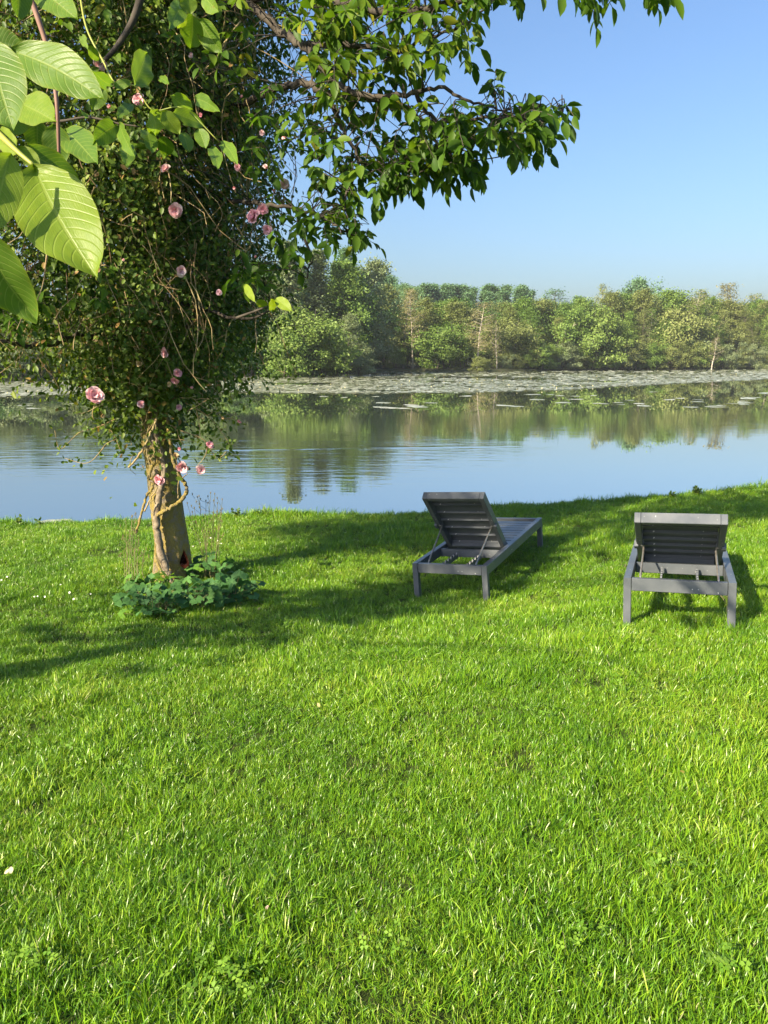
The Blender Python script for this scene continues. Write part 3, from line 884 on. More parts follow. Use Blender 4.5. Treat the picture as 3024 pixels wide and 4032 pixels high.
def compound(anchor, heading, rnd_gen, length=0.24, n_pairs=3, leaf=0.12, tone=0.45):
    """positions, frames, sizes and tones of the leaflets of one walnut leaf, plus its stalk"""
    heading = nrm(heading)
    pts = np.array([anchor + heading * length * s + np.array([0, 0, -0.10 * length * s * s]) for s in np.linspace(0, 1, 5)])
    side = nrm(np.cross(heading, [0, 0, 1]))
    pos, dr, nr, sz = [], [], [], []
    for k in range(n_pairs):
        s = 0.35 + 0.6 * k / max(1, n_pairs - 0.5)
        b = anchor + heading * length * s + np.array([0, 0, -0.10 * length * s * s])
        for sg in (-1, 1):
            d = nrm(side * sg * rnd_gen.uniform(0.4, 0.9) + heading * rnd_gen.uniform(0.1, 0.6) + np.array([0, 0, -rnd_gen.uniform(-0.1, 0.85)]))
            pos.append(b); dr.append(d)
            nr.append(nrm(np.cross(np.cross(d, [0, 0, 1]), d) * 0.9 + heading * rnd_gen.normal() * 0.5 + rnd_gen.normal(size=3) * 0.45))
            sz.append(leaf * rnd_gen.uniform(0.65, 1.1))
    d = nrm(heading * 0.7 + np.array([0, 0, -rnd_gen.uniform(0.5, 1.0)]))
    pos.append(pts[-1]); dr.append(d); nr.append(nrm(np.cross(np.cross(d, [0, 0, 1]), d) + rnd_gen.normal(size=3) * 0.4)); sz.append(leaf * rnd_gen.uniform(0.95, 1.25))
    return pts, np.array(pos), np.array(dr), np.array(nr), np.array(sz), np.clip(tone + rnd_gen.normal(size=len(pos)) * 0.2, 0, 1)

BLOBS = [(700, 40, 90, 55, 24), (800, 60, 105, 60, 28), (930, 35, 90, 40, 18), (960, 105, 55, 38, 8), (715, 150, 80, 55, 20), (830, 150, 75, 45, 15), (925, 140, 50, 35, 6),
         (690, 230, 55, 55, 11), (790, 240, 75, 45, 16), (850, 330, 85, 55, 26), (800, 385, 75, 40, 18), (950, 330, 65, 50, 20), (1010, 300, 75, 55, 24), (1010, 365, 45, 28, 9),
         (1100, 275, 75, 45, 22), (1160, 270, 50, 45, 12), (1120, 325, 45, 28, 7), (1212, 255, 28, 16, 3), (700, 330, 60, 65, 14), (730, 420, 65, 45, 14), (740, 480, 55, 35, 10),
         (690, 500, 50, 40, 8), (775, 528, 28, 20, 5), (835, 415, 55, 25, 9), (900, 385, 50, 22, 8), (1040, 12, 30, 20, 5), (1110, -5, 40, 15, 6), (1012, 142, 12, 8, 1),
         (1235, -8, 40, 10, 5), (1288, 8, 22, 14, 4), (1390, -6, 35, 10, 5), (645, 560, 40, 30, 5), (620, 470, 60, 60, 8), (880, 240, 40, 20, 3), (1080, 205, 25, 12, 3),
         # above the picture and over the lawn
         (700, -120, 260, 90, 70), (1000, -150, 260, 90, 70), (1250, -130, 160, 60, 26), (400, -150, 260, 90, 60), (100, -100, 260, 80, 40), (60, 300, 90, 120, 14), (-120, 400, 120, 200, 30), (40, 660, 60, 40, 9), (230, 740, 50, 15, 3)]
IN_ROSE = [(180, 110, 180, 100, 22), (480, 90, 130, 90, 14), (530, 590, 90, 50, 12), (140, 620, 120, 60, 18), (580, 290, 60, 130, 16), (300, 330, 120, 80, 8), (60, 690, 60, 40, 10)]
twigs, leaves = Bag(), []
for bx, by, rx, ry, n in BLOBS + IN_ROSE:
    for _ in range(int(n * (1.15 if bx > 780 and by > 0 else 1.05))):
        a = rng.uniform(0, 6.28); r = math.sqrt(rng.uniform(0, 1))
        xd, yd = bx + rx * r * math.cos(a), by + ry * r * math.sin(a)
        base = limb_all[np.argmin([np.sum((project(q) - (xd, yd)) ** 2) for q in limb_all[::3]]) * 3]
        p = at(xd, yd, float(np.clip(base[1] + rng.normal() * 0.3, 4.6, 7.6)))
        if (bx, by, rx, ry, n) in IN_ROSE:
            p = at(xd, yd, TRUNK_Y - rng.uniform(0.95, 1.5))
        p[2] += 0.05
        hd = nrm((p - base) * np.array([1, 1, 0.4]) + rng.normal(size=3) * 0.25 + np.array([0.15, 0, -0.1]))
        anchor = p - hd * 0.1
        near = limb_all[np.argmin(((limb_all - anchor) ** 2).sum(1))]
        mid = (near + anchor) / 2 + rng.normal(size=3) * 0.04 + np.array([0, 0, 0.04])
        V, F = tube(smooth_path([near, mid, anchor], 3), np.linspace(0.0045, 0.0022, 7), 4, False); twigs.add(V, F)
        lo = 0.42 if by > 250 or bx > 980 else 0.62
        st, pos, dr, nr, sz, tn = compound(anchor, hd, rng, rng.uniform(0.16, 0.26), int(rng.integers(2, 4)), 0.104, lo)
        V, F = tube(st, 0.0022, 3, False); twigs.add(V, F)
        leaves.append((pos, dr, nr, sz, tn))
tree_part('twigs', twigs, branch_bark, kind='stuff')
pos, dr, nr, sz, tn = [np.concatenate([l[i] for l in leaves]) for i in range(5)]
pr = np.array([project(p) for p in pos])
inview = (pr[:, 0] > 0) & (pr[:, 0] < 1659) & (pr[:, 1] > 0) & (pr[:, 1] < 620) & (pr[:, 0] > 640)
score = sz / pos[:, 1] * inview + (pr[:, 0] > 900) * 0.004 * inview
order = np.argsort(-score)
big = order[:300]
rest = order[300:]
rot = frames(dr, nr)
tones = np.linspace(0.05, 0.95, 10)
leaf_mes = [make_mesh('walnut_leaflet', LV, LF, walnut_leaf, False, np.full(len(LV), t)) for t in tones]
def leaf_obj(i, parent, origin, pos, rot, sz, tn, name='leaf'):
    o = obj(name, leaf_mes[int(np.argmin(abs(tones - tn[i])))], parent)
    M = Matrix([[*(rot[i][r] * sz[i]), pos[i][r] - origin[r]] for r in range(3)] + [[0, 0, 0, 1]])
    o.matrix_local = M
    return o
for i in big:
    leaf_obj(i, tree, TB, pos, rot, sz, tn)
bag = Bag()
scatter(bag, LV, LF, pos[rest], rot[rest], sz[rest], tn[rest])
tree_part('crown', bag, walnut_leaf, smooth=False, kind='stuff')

# ------------------------------------------------------------------ climbing rose
rose = thing('climbing_rose', 'climbing rose with pink blooms hanging in a dense curtain over the walnut trunk', 'rose', TX(395, 1250, -0.2))
RB = np.array(rose.location)
def rose_part(name, vf, mat, **kw):
    return tree_part(name, vf, mat, rose, RB, **kw)
C = lambda cx, cy, dy=-0.2: at(219.4 + cx * 0.23145, 877.7 + cy * 0.23145, TRUNK_Y + dy)   # picture crop around the trunk
def stem(pts, r0, r1, mat=vine_bark, k=9):
    pth = smooth_path([C(*q) for q in pts], 6)
    pth[1:-1] += rng.normal(size=(len(pth) - 2, 3)) * 0.004
    rr = np.linspace(r0, r1, len(pth)) * (1 + 0.12 * rng.normal(size=len(pth)).clip(-1.5, 1.5))
    rose_part('stem', tube(pth, rr, k), mat)
stem([(650, 1680, -0.28), (625, 1580, -0.26), (575, 1420, -0.24), (530, 1230, -0.23), (515, 1080, -0.22), (525, 930, -0.22), (550, 780, -0.2), (585, 640, -0.2), (570, 480, -0.18), (520, 300, -0.2), (480, 50, -0.2), (470, -250, -0.2)], 0.034, 0.024, k=12)
stem([(520, 1010, -0.24), (580, 985, -0.27), (660, 935, -0.25), (740, 880, -0.2), (792, 800, -0.18), (770, 710, -0.18), (710, 610, -0.2), (660, 480, -0.2), (640, 300, -0.2), (600, 50, -0.2)], 0.019, 0.014, bark)
stem([(320, 1185, -0.3), (355, 1060, -0.26), (395, 930, -0.24), (420, 830, -0.2), (470, 780, -0.2), (480, 700, -0.2), (440, 690, -0.2), (460, 600, -0.2), (500, 480, -0.2), (470, 250, -0.2), (400, -50, -0.2)], 0.011, 0.014, bark)
stem([(400, 980, -0.3), (450, 880, -0.3), (520, 760, -0.28)], 0.008, 0.005, cane_mat, 5)
stem([(250, 570, -0.4), (320, 500, -0.42), (400, 370, -0.42), (470, 220, -0.4), (515, 110, -0.35)], 0.008, 0.012, cane_mat, 5)
stem([(720, 860, -0.2), (712, 780, -0.2), (718, 700, -0.2), (760, 660, -0.2), (800, 625, -0.2)], 0.005, 0.004, cane_mat, 5)

def rose_radius(z, az):
    """how far the curtain of rose reaches from the trunk at height z (az: direction, 0 = right)"""
    right = np.interp(z, [0.75, 1.0, 1.25, 1.5, 1.7, 2.05, 2.6, 3.3, 4.2, 5.2, 6.2], [0.25, 0.55, 0.55, 0.62, 1.05, 1.18, 1.22, 1.22, 1.25, 1.1, 0.6])
    left = np.interp(z, [0.75, 1.0, 1.25, 1.5, 1.7, 1.95, 2.3, 3.3, 4.2, 5.2, 6.2], [0.15, 0.35, 0.5, 0.62, 1.0, 2.1, 2.5, 2.6, 2.6, 2.2, 1.2])
    w = 0.5 + 0.5 * np.cos(az)
    r = right * w + left * (1 - w)
    return r * np.where(np.abs(np.sin(az)) > 0.7, 0.85, 1.0)
def rose_axis(z):
    return np.stack([np.interp(z, [0, 1.0, 2.0, 4.0, 6.0], [-2.13, -2.2, -2.28, -2.15, -1.95]), np.full_like(z, TRUNK_Y)], -1)

# leafy clumps: most of them in the outer shell, strung out downwards
nc = 3100
zc = np.concatenate([rng.uniform(1.5, 6.1, nc - 70), rng.uniform(0.98, 1.6, 70)])
az = rng.uniform(0, 2 * math.pi, nc)
fr = np.clip(1 - np.abs(rng.normal(size=nc)) * 0.40, 0.05, 1.05)
rr = rose_radius(zc, az) * fr * (0.76 + 0.42 * sharp_noise(az * 2.4, zc * 1.9, 7))
ax = rose_axis(zc)
cc = np.stack([ax[:, 0] + rr * np.cos(az), ax[:, 1] + rr * np.sin(az), zc], 1)
low = zc < 1.55
ncl = np.where(low, 22, rng.integers(36, 66, nc))
hole = sharp_noise(az * 2.6, zc * 2.2, 17) + 0.4 * sharp_noise(az * 7, zc * 6, 18)
ncl = np.where((hole < 0.46) & ~low, 4, ncl)
own = np.repeat(np.arange(nc), ncl)
m_ = len(own)
sg_ = rng.uniform(0.06, 0.13, nc)
lp = cc[own] + rng.normal(size=(m_, 3)) * np.array([1, 1, 1.7]) * sg_[own][:, None]
out = nrm(np.stack([np.cos(az[own]), np.sin(az[own]), np.full(m_, 0.9)], 1) + rng.normal(size=(m_, 3)) * 0.55)
dr_ = nrm(np.cross(out, rand_dirs(m_)) + np.array([0, 0, -0.45]))
RT = np.array([(0, 0, 0), (0.27, 0.3, 0.07), (0.25, 0.68, 0.06), (0, 1, -0.08), (-0.25, 0.68, 0.06), (-0.27, 0.3, 0.07)], float)
RF = [np.array([[0, 1, 2, 3], [0, 3, 4, 5]])]
rose_leaf = leaf_mat('rose_leaf', [(0.0, (0.058, 0.112, 0.015)), (0.5, (0.120, 0.190, 0.022)), (0.86, (0.22, 0.28, 0.03)), (0.93, (0.28, 0.22, 0.05)), (1.0, (0.32, 0.20, 0.07))], trans=0.36, rough=0.48, spec=0.3)
tone = np.clip(rng.uniform(0, 0.75, nc)[own] + rng.normal(size=m_) * 0.16, 0, 1)
tone[rng.uniform(size=m_) < 0.03] = 1.0
ls = rng.uniform(0.030, 0.060, m_) * np.where(lp[:, 2] < 1.6, 1.25, 1.0)
pr = np.stack([829.5 + FPX * lp[:, 0] / (lp[:, 1] * 0.98), np.zeros(m_)], 1)
score = ls / lp[:, 1] + (lp[:, 2] < 1.7) * 0.004
score[(pr[:, 0] < 10)] = 0
order = np.argsort(-score)
rot_ = frames(dr_, out)
tones_r = np.linspace(0.05, 0.95, 8)
rl_mes = [make_mesh('rose_leaflet', RT, RF, rose_leaf, False, np.full(6, t)) for t in tones_r]
for i in order[:300]:
    o = obj('leaf', rl_mes[int(np.argmin(abs(tones_r - tone[i])))], rose)
    o.matrix_local = Matrix([[*(rot_[i][r] * ls[i]), lp[i][r] - RB[r]] for r in range(3)] + [[0, 0, 0, 1]])
rest = order[300:]
bag = Bag()
scatter(bag, RT, RF, lp[rest], rot_[rest], ls[rest], tone[rest])
rose_part('foliage', bag, rose_leaf, smooth=False, kind='stuff')

# tangle of hanging canes
canes = Bag()
for i in range(2300):
    z0 = rng.uniform(1.9, 6.0); a = rng.uniform(0, 6.28)
    R0 = float(rose_radius(np.array(z0), np.array(a))) * rng.uniform(0.25, 1.0)
    ax0 = rose_axis(np.array([z0]))[0]
    p = np.array([ax0[0] + R0 * math.cos(a), ax0[1] + R0 * math.sin(a), z0])
    d = nrm(np.array([rng.normal() * 0.5, rng.normal() * 0.5, -1.0 if rng.random() < 0.75 else 0.4]))
    n = rng.integers(6, 11); st = rng.uniform(0.06, 0.13)
    pts = [p]
    for _ in range(n):
        d = nrm(d + rng.normal(size=3) * 0.22 + np.array([0, 0, -0.12]))
        pts.append(pts[-1] + d * st)
    pts = np.array(pts)
    if pts[-1, 2] < 1.5:
        continue
    r = rng.uniform(0.0025, 0.006) if rng.random() < 0.88 else rng.uniform(0.005, 0.008)
    V, F = tube(pts, np.linspace(r, r * 0.5, len(pts)), 4, False); canes.add(V, F)
for i in range(90):     # long pale shoots down the middle and short twigs in the skirt
    xd, yd = (rng.uniform(200, 470), rng.uniform(700, 1000)) if i < 60 else (rng.uniform(230, 330), rng.uniform(420, 800))
    if yd > 880 and (xd < 270 or xd > 470): continue
    p = at(xd, yd, TRUNK_Y - rng.uniform(0.2, 0.7)); d = nrm(rng.normal(size=3) * np.array([1, 0.5, 1]) + [0, 0, -0.4])
    pts = [p]
    for _ in range(6):
        d = nrm(d + rng.normal(size=3) * 0.25); pts.append(pts[-1] + d * 0.045)
    V, F = tube(np.array(pts), np.linspace(0.004, 0.002, 7), 4, False); canes.add(V, F)
rose_part('canes', canes, cane_mat, kind='stuff')
# sprays that stand out from the mass
def spray(pts, n, dep=-0.45):
    pth = smooth_path([at(x, y, TRUNK_Y + dep) for x, y in pts], 5)
    rose_part('cane', tube(pth, np.linspace(0.005, 0.002, len(pth)), 5), cane_mat)
    b = Bag()
    k = rng.integers(len(pth) // 3, len(pth), n)
    pp_ = pth[k] + rng.normal(size=(n, 3)) * 0.03
    d_ = nrm(rng.normal(size=(n, 3)) + [0, 0, -0.5]); nn = nrm(rng.normal(size=(n, 3)) + [0, -0.6, 0.7])
    scatter(b, RT, RF, pp_, frames(d_, nn), rng.uniform(0.035, 0.06, n), np.clip(rng.normal(size=n) * 0.2 + 0.4, 0, 0.85))
    rose_part('spray_leaves', b, rose_leaf, smooth=False, kind='stuff')
spray([(250, 905), (205, 925), (170, 935), (130, 970), (118, 930)], 26)
spray([(230, 960), (190, 1000), (140, 990)], 10)
spray([(215, 850), (200, 900), (240, 930), (265, 985)], 40)
spray([(400, 870), (450, 900), (490, 950), (505, 985)], 46)
spray([(420, 840), (460, 870), (480, 905)], 30)
spray([(390, 930), (440, 950), (470, 990), (500, 960)], 40)
spray([(480, 905), (505, 905), (518, 915)], 6)
spray([(600, 700), (620, 760), (640, 810), (600, 800)], 24)
spray([(560, 760), (575, 800), (590, 830)], 24)
spray([(520, 780), (530, 830), (500, 860)], 20)
spray([(60, 700), (30, 760), (10, 800)], 30)
spray([(20, 640), (60, 690), (110, 720)], 30)

# blooms
petal_mat, nt, nd, lk = new_mat('rose_petal')
f_ = attr(nt, 'rnd').outputs['Fac']
foliage_out(nt, ramp(nt, f_, [(0.0, (0.80, 0.36, 0.43)), (0.5, (0.88, 0.54, 0.58)), (1.0, (0.92, 0.75, 0.72))]), 0.3, 0.55, 0.25, (1.05, 0.85, 0.8))
faded_mat = solid_mat('faded_petal', (0.55, 0.36, 0.15), 0.8, col2=(0.72, 0.55, 0.30), scale=30, coords='world')
PV, PF = [], []
for j, v in enumerate(np.linspace(0, 1, 5)):
    for i, u in enumerate(np.linspace(-1, 1, 5)):
        w = 0.5 * math.sin(math.pi * (0.12 + 0.72 * v)) ** 0.8
        PV.append((u * w, v * (1 - 0.12 * abs(u) ** 3 * v), 0.26 * (v ** 1.7) - 0.16 * max(0, v - 0.75) * 4 * v + 0.10 * u * u * v + 0.05 * math.sin(u * 7 + 2 * v) * v))
PF = [np.array([[j * 5 + i, j * 5 + i + 1, j * 5 + i + 6, j * 5 + i + 5] for j in range(4) for i in range(4)])]
PV = np.array(PV)
petal_mes = [make_mesh('petal', PV, PF, petal_mat, True, np.clip(t + 0.3 * PV[:, 1] * (k % 2), 0, 1)) for k, t in enumerate(np.linspace(0.0, 0.75, 6))]
faded_me = make_mesh('petal', PV, PF, faded_mat, True)
def bloom(xd, yd, size, dep, tone=0.4, face=None, faded=False, closed=0.0, petals=(7, 7, 6)):
    p = at(xd, yd, TRUNK_Y + dep - (0.28 if dep <= -0.9 else 0.14))
    fc = nrm(np.array(face if face is not None else [rng.normal() * 0.5, -1, rng.normal() * 0.5 + 0.1]))
    fl = obj('rose_flower', None, rose)
    q = Vector(fc.tolist()).to_track_quat('Z', 'Y')
    fl.matrix_local = Matrix.Translation(Vector((p - RB).tolist())) @ q.to_matrix().to_4x4()
    R = size * 1.823 / 3028 * 6.6 / 2 * 0.78
    for ring_, n in enumerate(petals):
        tilt = (0.02 + 0.36 * ring_) + closed
        for k in range(n):
            a = 2 * math.pi * (k + 0.5 * ring_) / n + rng.normal() * 0.15
            me = faded_me if faded else petal_mes[int(np.clip(round(tone * 6 + rng.normal() * 1.1 - ring_ * 0.5), 0, 5))]
            o = obj('petal', me, fl)
            s = R * (1.0 - 0.22 * ring_) * rng.uniform(0.88, 1.1)
            o.matrix_local = Matrix.Rotation(a, 4, 'Z') @ Matrix.Rotation(tilt + rng.normal() * 0.22, 4, 'X') @ Matrix.Diagonal((s * 1.25, s, s, 1))
for b in [(204, 855, 48, -1.0, 0.45), (345, 1036, 36, -0.42, 0.2), (394, 1007, 38, -0.40, 0.5), (433, 1015, 30, -0.42, 0.7), (453, 961, 22, -0.45, 0.2), (305, 873, 22, -0.6, 0.3), (386, 880, 17, -0.55, 0.2),
          (378, 822, 22, -0.7, 0.1), (384, 806, 26, -0.7, 0.35), (357, 762, 28, -0.8, 0.6), (380, 455, 34, -1.05, 0.5), (548, 468, 38, -1.0, 0.1), (569, 452, 26, -1.0, 0.1), (577, 497, 24, -1.0, 0.35),
          (614, 397, 26, -0.95, 0.8), (575, 361, 17, -0.95, 0.9), (514, 361, 18, -0.98, 0.3), (391, 586, 26, -1.05, 0.8), (301, 215, 30, -1.05, 0.4), (217, 138, 30, -1.05, 0.8), (358, 364, 24, -1.05, 0.7), (638, 44, 20, -0.9, 0.9),
          (413, 120, 12, -1.05, 0.95), (566, 287, 14, -0.95, 0.7), (614, 296, 14, -0.95, 0.7), (518, 910, 13, -0.5, 0.3), (473, 632, 15, -1.0, 0.6)]:
    bloom(*b)
for b in [(435, 250, 16, -1.0, 0.2), (238, 231, 13, -1.05, 0.2), (523, 210, 12, -1.0, 0.3), (508, 406, 13, -0.98, 0.3), (590, 411, 11, -0.95, 0.2), (413, 838, 12, -0.6, 0.5), (105, 592, 11, -1.0, 0.3), (266, 560, 11, -1.0, 0.5), (553, 556, 9, -0.95, 0.2), (30, 697, 11, -1.0, 0.3), (390, 968, 16, -0.42, 0.3)]:
    bloom(*b, closed=0.9, petals=(4, 3))
for b in [(303, 786, 22, -0.75), (380, 985, 18, -0.42), (222, 897, 14, -0.6), (262, 985, 9, -0.45), (365, 831, 16, -0.7), (482, 902, 9, -0.5)]:
    bloom(*b, faded=True, closed=0.5, petals=(5, 4))

# ------------------------------------------------------------------ second walnut, out of sight to the left: its low shoots hang before the camera
fg_mat, nt, nd, lk = new_mat('walnut_leaf_close')
uvn = attr(nt, 'luv')
sp = nd.new('ShaderNodeSeparateXYZ'); lk.new(uvn.outputs['Vector'], sp.inputs[0])
u_abs = math_node(nt, 'ABSOLUTE', sp.outputs[0]); v_ = sp.outputs[1]
lat = math_node(nt, 'SUBTRACT', math_node(nt, 'MULTIPLY', v_, 11.5), math_node(nt, 'MULTIPLY', math_node(nt, 'POWER', u_abs, 1.5), 2.6))
lat = math_node(nt, 'ABSOLUTE', math_node(nt, 'SUBTRACT', math_node(nt, 'FRACT', lat), 0.5))
vein = ramp(nt, lat, [(0.0, (1, 1, 1)), (0.07, (0.25, 0.25, 0.25)), (0.13, (0, 0, 0))])
midr = ramp(nt, u_abs, [(0.0, (1, 1, 1)), (0.03, (1, 1, 1)), (0.06, (0, 0, 0))])
allv = math_node(nt, 'MAXIMUM', vein, midr)
cross = math_node(nt, 'ABSOLUTE', math_node(nt, 'SUBTRACT', math_node(nt, 'FRACT', math_node(nt, 'ADD', math_node(nt, 'MULTIPLY', u_abs, 17), math_node(nt, 'MULTIPLY', noise(nt, uvn.outputs['Vector'], 9, 2), 3))), 0.5))
cross = ramp(nt, cross, [(0.0, (1, 1, 1)), (0.16, (0, 0, 0))])
tone_ = attr(nt, 'rnd').outputs['Fac']
mott = noise(nt, uvn.outputs['Vector'], 4.0, 4)
body = ramp(nt, math_node(nt, 'ADD', tone_, math_node(nt, 'MULTIPLY', math_node(nt, 'SUBTRACT', mott, 0.5), 0.35)), [(0.0, (0.055, 0.125, 0.022)), (0.5, (0.12, 0.215, 0.022)), (1.0, (0.27, 0.345, 0.025))])
edge_ = ramp(nt, u_abs, [(0.8, (0, 0, 0)), (1.0, (0.55, 0.55, 0.55))])
body = mix_col(nt, edge_, body, (0.20, 0.25, 0.02))
body = mix_col(nt, math_node(nt, 'MULTIPLY', cross, 0.14), body, (0.20, 0.27, 0.05))
colr = mix_col(nt, math_node(nt, 'MULTIPLY', allv, 0.5), body, (0.28, 0.35, 0.07))
spot = ramp(nt, noise(nt, obj_pos(nt), 46, 4, 0.65), [(0.70, (0, 0, 0)), (0.74, (1, 1, 1))])
colr = mix_col(nt, math_node(nt, 'MULTIPLY', spot, 0.6), colr, (0.22, 0.16, 0.04))
bp = nd.new('ShaderNodeBump'); bp.inputs['Strength'].default_value = 0.3; bp.inputs['Distance'].default_value = 0.002
lk.new(math_node(nt, 'ADD', math_node(nt, 'MULTIPLY', allv, -1.0), math_node(nt, 'MULTIPLY', cross, -0.2)), bp.inputs['Height'])
foliage_out(nt, colr, 0.40, 0.42, 0.35, (1.3, 1.35, 0.4), bp.outputs[0])

walnut2 = thing('walnut_tree', 'walnut tree at the left edge whose large leaves hang closest to the camera', 'tree', (-4.9, 2.4, float(lawn_z(-4.9, 2.4))))
WB = np.array(walnut2.location)
def near_leaf(base, tip, width, dep0, dep1, tone=0.5, roll=0.0, fold=0.10, curl=0.10, tipcurl=0.0, bend=0.0, shape=1.0):
    """one leaf from base to tip (picture places, distances ahead); width in the same picture units"""
    b = at(base[0], base[1], dep0); t = at(tip[0], tip[1], dep1)
    ax_ = t - b; L0 = np.linalg.norm(ax_); d = ax_ / L0
    view = nrm(np.array([0, 0, CAM_Z]) - (b + t) / 2)
    n0 = nrm(view - d * (view @ d))
    s0 = np.cross(d, n0)
    s = s0 * math.cos(roll) + n0 * math.sin(roll); n = np.cross(s, d)
    W = width / FPX * (dep0 + dep1) / 2 / 2
    nu, nv = 9, 19
    V, U = [], []
    for v in np.linspace(0, 1, nv):
        w = W * (math.sin(math.pi * v ** (0.80 * shape)) ** 0.72 if 0 < v < 1 else 0)
        if v > 0.88: w = w * (1 - 0.35 * ((v - 0.88) / 0.12))
        wav = 0.02 * L0 * math.sin(v * 17 + tone * 9)
        for u in np.linspace(-1, 1, nu):
            c = b + d * (L0 * v) + s * (u * w + bend * L0 * math.sin(math.pi * v)) + n * (fold * abs(u) * W * 1.2 - curl * L0 * (v - 0.5) ** 2 * 1.2 + wav * u * abs(u) * (1 if u > 0 else 0.6) + tipcurl * L0 * max(0, v - 0.75) ** 2 * 4)
            c = c + d * (0.06 * L0 * abs(u) * math.sin(math.pi * v) * 0.5)
            V.append(c); U.append((u, v))
    F = np.array([[j * nu + i, j * nu + i + 1, (j + 1) * nu + i + 1, (j + 1) * nu + i] for j in range(nv - 1) for i in range(nu - 1)])
    me = make_mesh('leaf', np.array(V) - WB, [F], fg_mat, True, np.full(len(V), tone), np.array(U))
    return obj('leaf', me, walnut2)
K = 0.3968
k_ = lambda x, y: (x * K, y * K)
NEAR = [  # base, tip, width (crop units), depths, tone, roll, fold, curl, tipcurl, bend
    ((183, 900), (530, 1508), 395, .80, .74, .70, 0.10, 0.18, 0.12, 0.0, 0.03),
    ((62, 265), (566, 542), 235, .86, .82, .42, 0.35, 0.16, 0.10, 0.0, -0.03),
    ((-75, 225), (68, 708), 290, .78, .74, .35, -0.2, 0.12, 0.12, 0.0, 0.0),
    ((112, 560), (306, 662), 190, .90, .86, .66, 0.3, 0.2, 0.1, 0.0, 0.0),
    ((-100, 1255), (205, 1745), 250, .76, .80, .38, -0.25, 0.25, 0.15, 0.3, 0.06),
    ((60, 835), (-40, 1270), 200, .76, .72, .72, 0.2, 0.15, 0.1, 0.0, 0.02),
    ((110, 815), (440, 1010), 150, .84, .90, .30, 0.5, 0.2, 0.1, 0.0, -0.04),
    ((95, 835), (-10, 705), 110, .82, .86, .80, 0.4, 0.2, 0.1, 0.0, 0.0),
    ((100, 800), (215, 920), 90, .83, .83, .75, 0.4, 0.2, 0.1, 0.0, 0.0),
    ((105, -140), (100, 112), 120, .85, .85, .35, 0.5, 0.25, 0.1, 0.1, 0.0),
    ((190, -80), (424, 106), 150, .88, .84, .50, 0.3, 0.2, 0.1, 0.0, 0.0),
    ((-80, 240), (140, 262), 160, 1.0, 1.0, .22, 0.2, 0.2, 0.1, 0.0, 0.0),
    ((70, 600), (60, 740), 150, .95, .95, .55, 0.4, 0.2, 0.1, 0.0, 0.0),
]
for base, tip, w, d0, d1, tn_, roll, fold, curl, tc, bend in NEAR:
    near_leaf(k_(*base), k_(*tip), w * K, d0, d1, tn_, roll, fold, curl, tc, bend)
MIDL = [  # a shoot farther in, about 2.4 m ahead
    ((200, 645), (205, 835), 125, .22), ((290, 675), (345, 895), 140, .25), ((350, 695), (525, 885), 165, .32), ((740, 460), (805, 285), 135, .62), ((830, 600), (856, 742), 105, .62), ((880, 605), (978, 732), 100, .70),
    ((945, 610), (1112, 680), 85, .6), ((935, 520), (1052, 600), 90, .55), ((1050, 535), (1186, 606), 72, .5), ((620, 470), (718, 445), 50, .45), ((640, 668), (724, 852), 80, .42), ((640, 680), (505, 785), 110, .5),
    ((1195, 765), (1286, 890), 66, .5), ((1150, 790), (1185, 915), 70, .42), ((800, 700), (830, 830), 90, .35), ((890, 740), (905, 850), 80, .35), ((1000, 720), (1030, 830), 75, .4), ((1080, 700), (1120, 810), 75, .4),
    ((700, 770), (690, 900), 85, .35), ((570, 480), (500, 600), 80, .4), ((520, 400), (620, 470), 70, .4), ((400, 560), (470, 640), 60, .35), ((720, 560), (640, 640), 60, .4), ((860, 420), (915, 455), 40, .4), ((480, 250), (540, 330), 50, .6), ((440, 180), (470, 260), 40, .6),
    ((1050, 75), (1038, 262), 118, .52), ((1082, 105), (1208, 288), 118, .42), ((1000, 5), (925, 150), 90, .5), ((1012, -20), (1038, 78), 90, .6), ((1100, -30), (1190, 66), 90, .55), ((860, -30), (845, 28), 40, .8), ((1000, 90), (980, 160), 50, .8),
    ((1330, 1545), (1388, 1642), 42, .85), ((1398, 1635), (1455, 1668), 50, .85), ((1478, 1630), (1484, 1702), 46, .85), ((1500, 1622), (1588, 1692), 62, .8)]
for base, tip, w, tn_ in MIDL:
    far_ = 2.4 if base[1] < 1500 else 4.2
    near_leaf(k_(*base), k_(*tip), w * K, far_ + rng.normal() * 0.08, far_ + rng.normal() * 0.12, tn_, rng.normal() * 0.4, 0.15, 0.12, 0.0, rng.normal() * 0.02)
stalk_mat = solid_mat('walnut_leaf_stalk', (0.20, 0.26, 0.04), 0.5, col2=(0.30, 0.30, 0.05), scale=8, coords='world')
red_twig = solid_mat('red_brown_twig', (0.16, 0.075, 0.05), 0.7, col2=(0.26, 0.15, 0.11), scale=7, coords='world')
def shoot(pts, r0, r1, mat, name='stalk'):
    pth = smooth_path([at(x * K, y * K, Y) for x, y, Y in pts], 6)
    return tree_part(name, tube(pth, np.linspace(r0, r1, len(pth)), 7), mat, walnut2, WB)
shoot([(-260, 420, .95), (-120, 620, .88), (0, 735, .83), (95, 825, .81), (183, 900, .80)], 0.0042, 0.002, stalk_mat)
shoot([(-260, 420, .95), (-180, 300, .92), (-75, 225, .86), (62, 265, .86)], 0.004, 0.002, stalk_mat)
shoot([(-180, 300, .92), (-60, 500, .92), (70, 590, .93), (112, 560, .90)], 0.003, 0.0015, stalk_mat)
shoot([(-260, 900, .85), (-160, 1150, .8), (-100, 1255, .76)], 0.003, 0.002, stalk_mat)
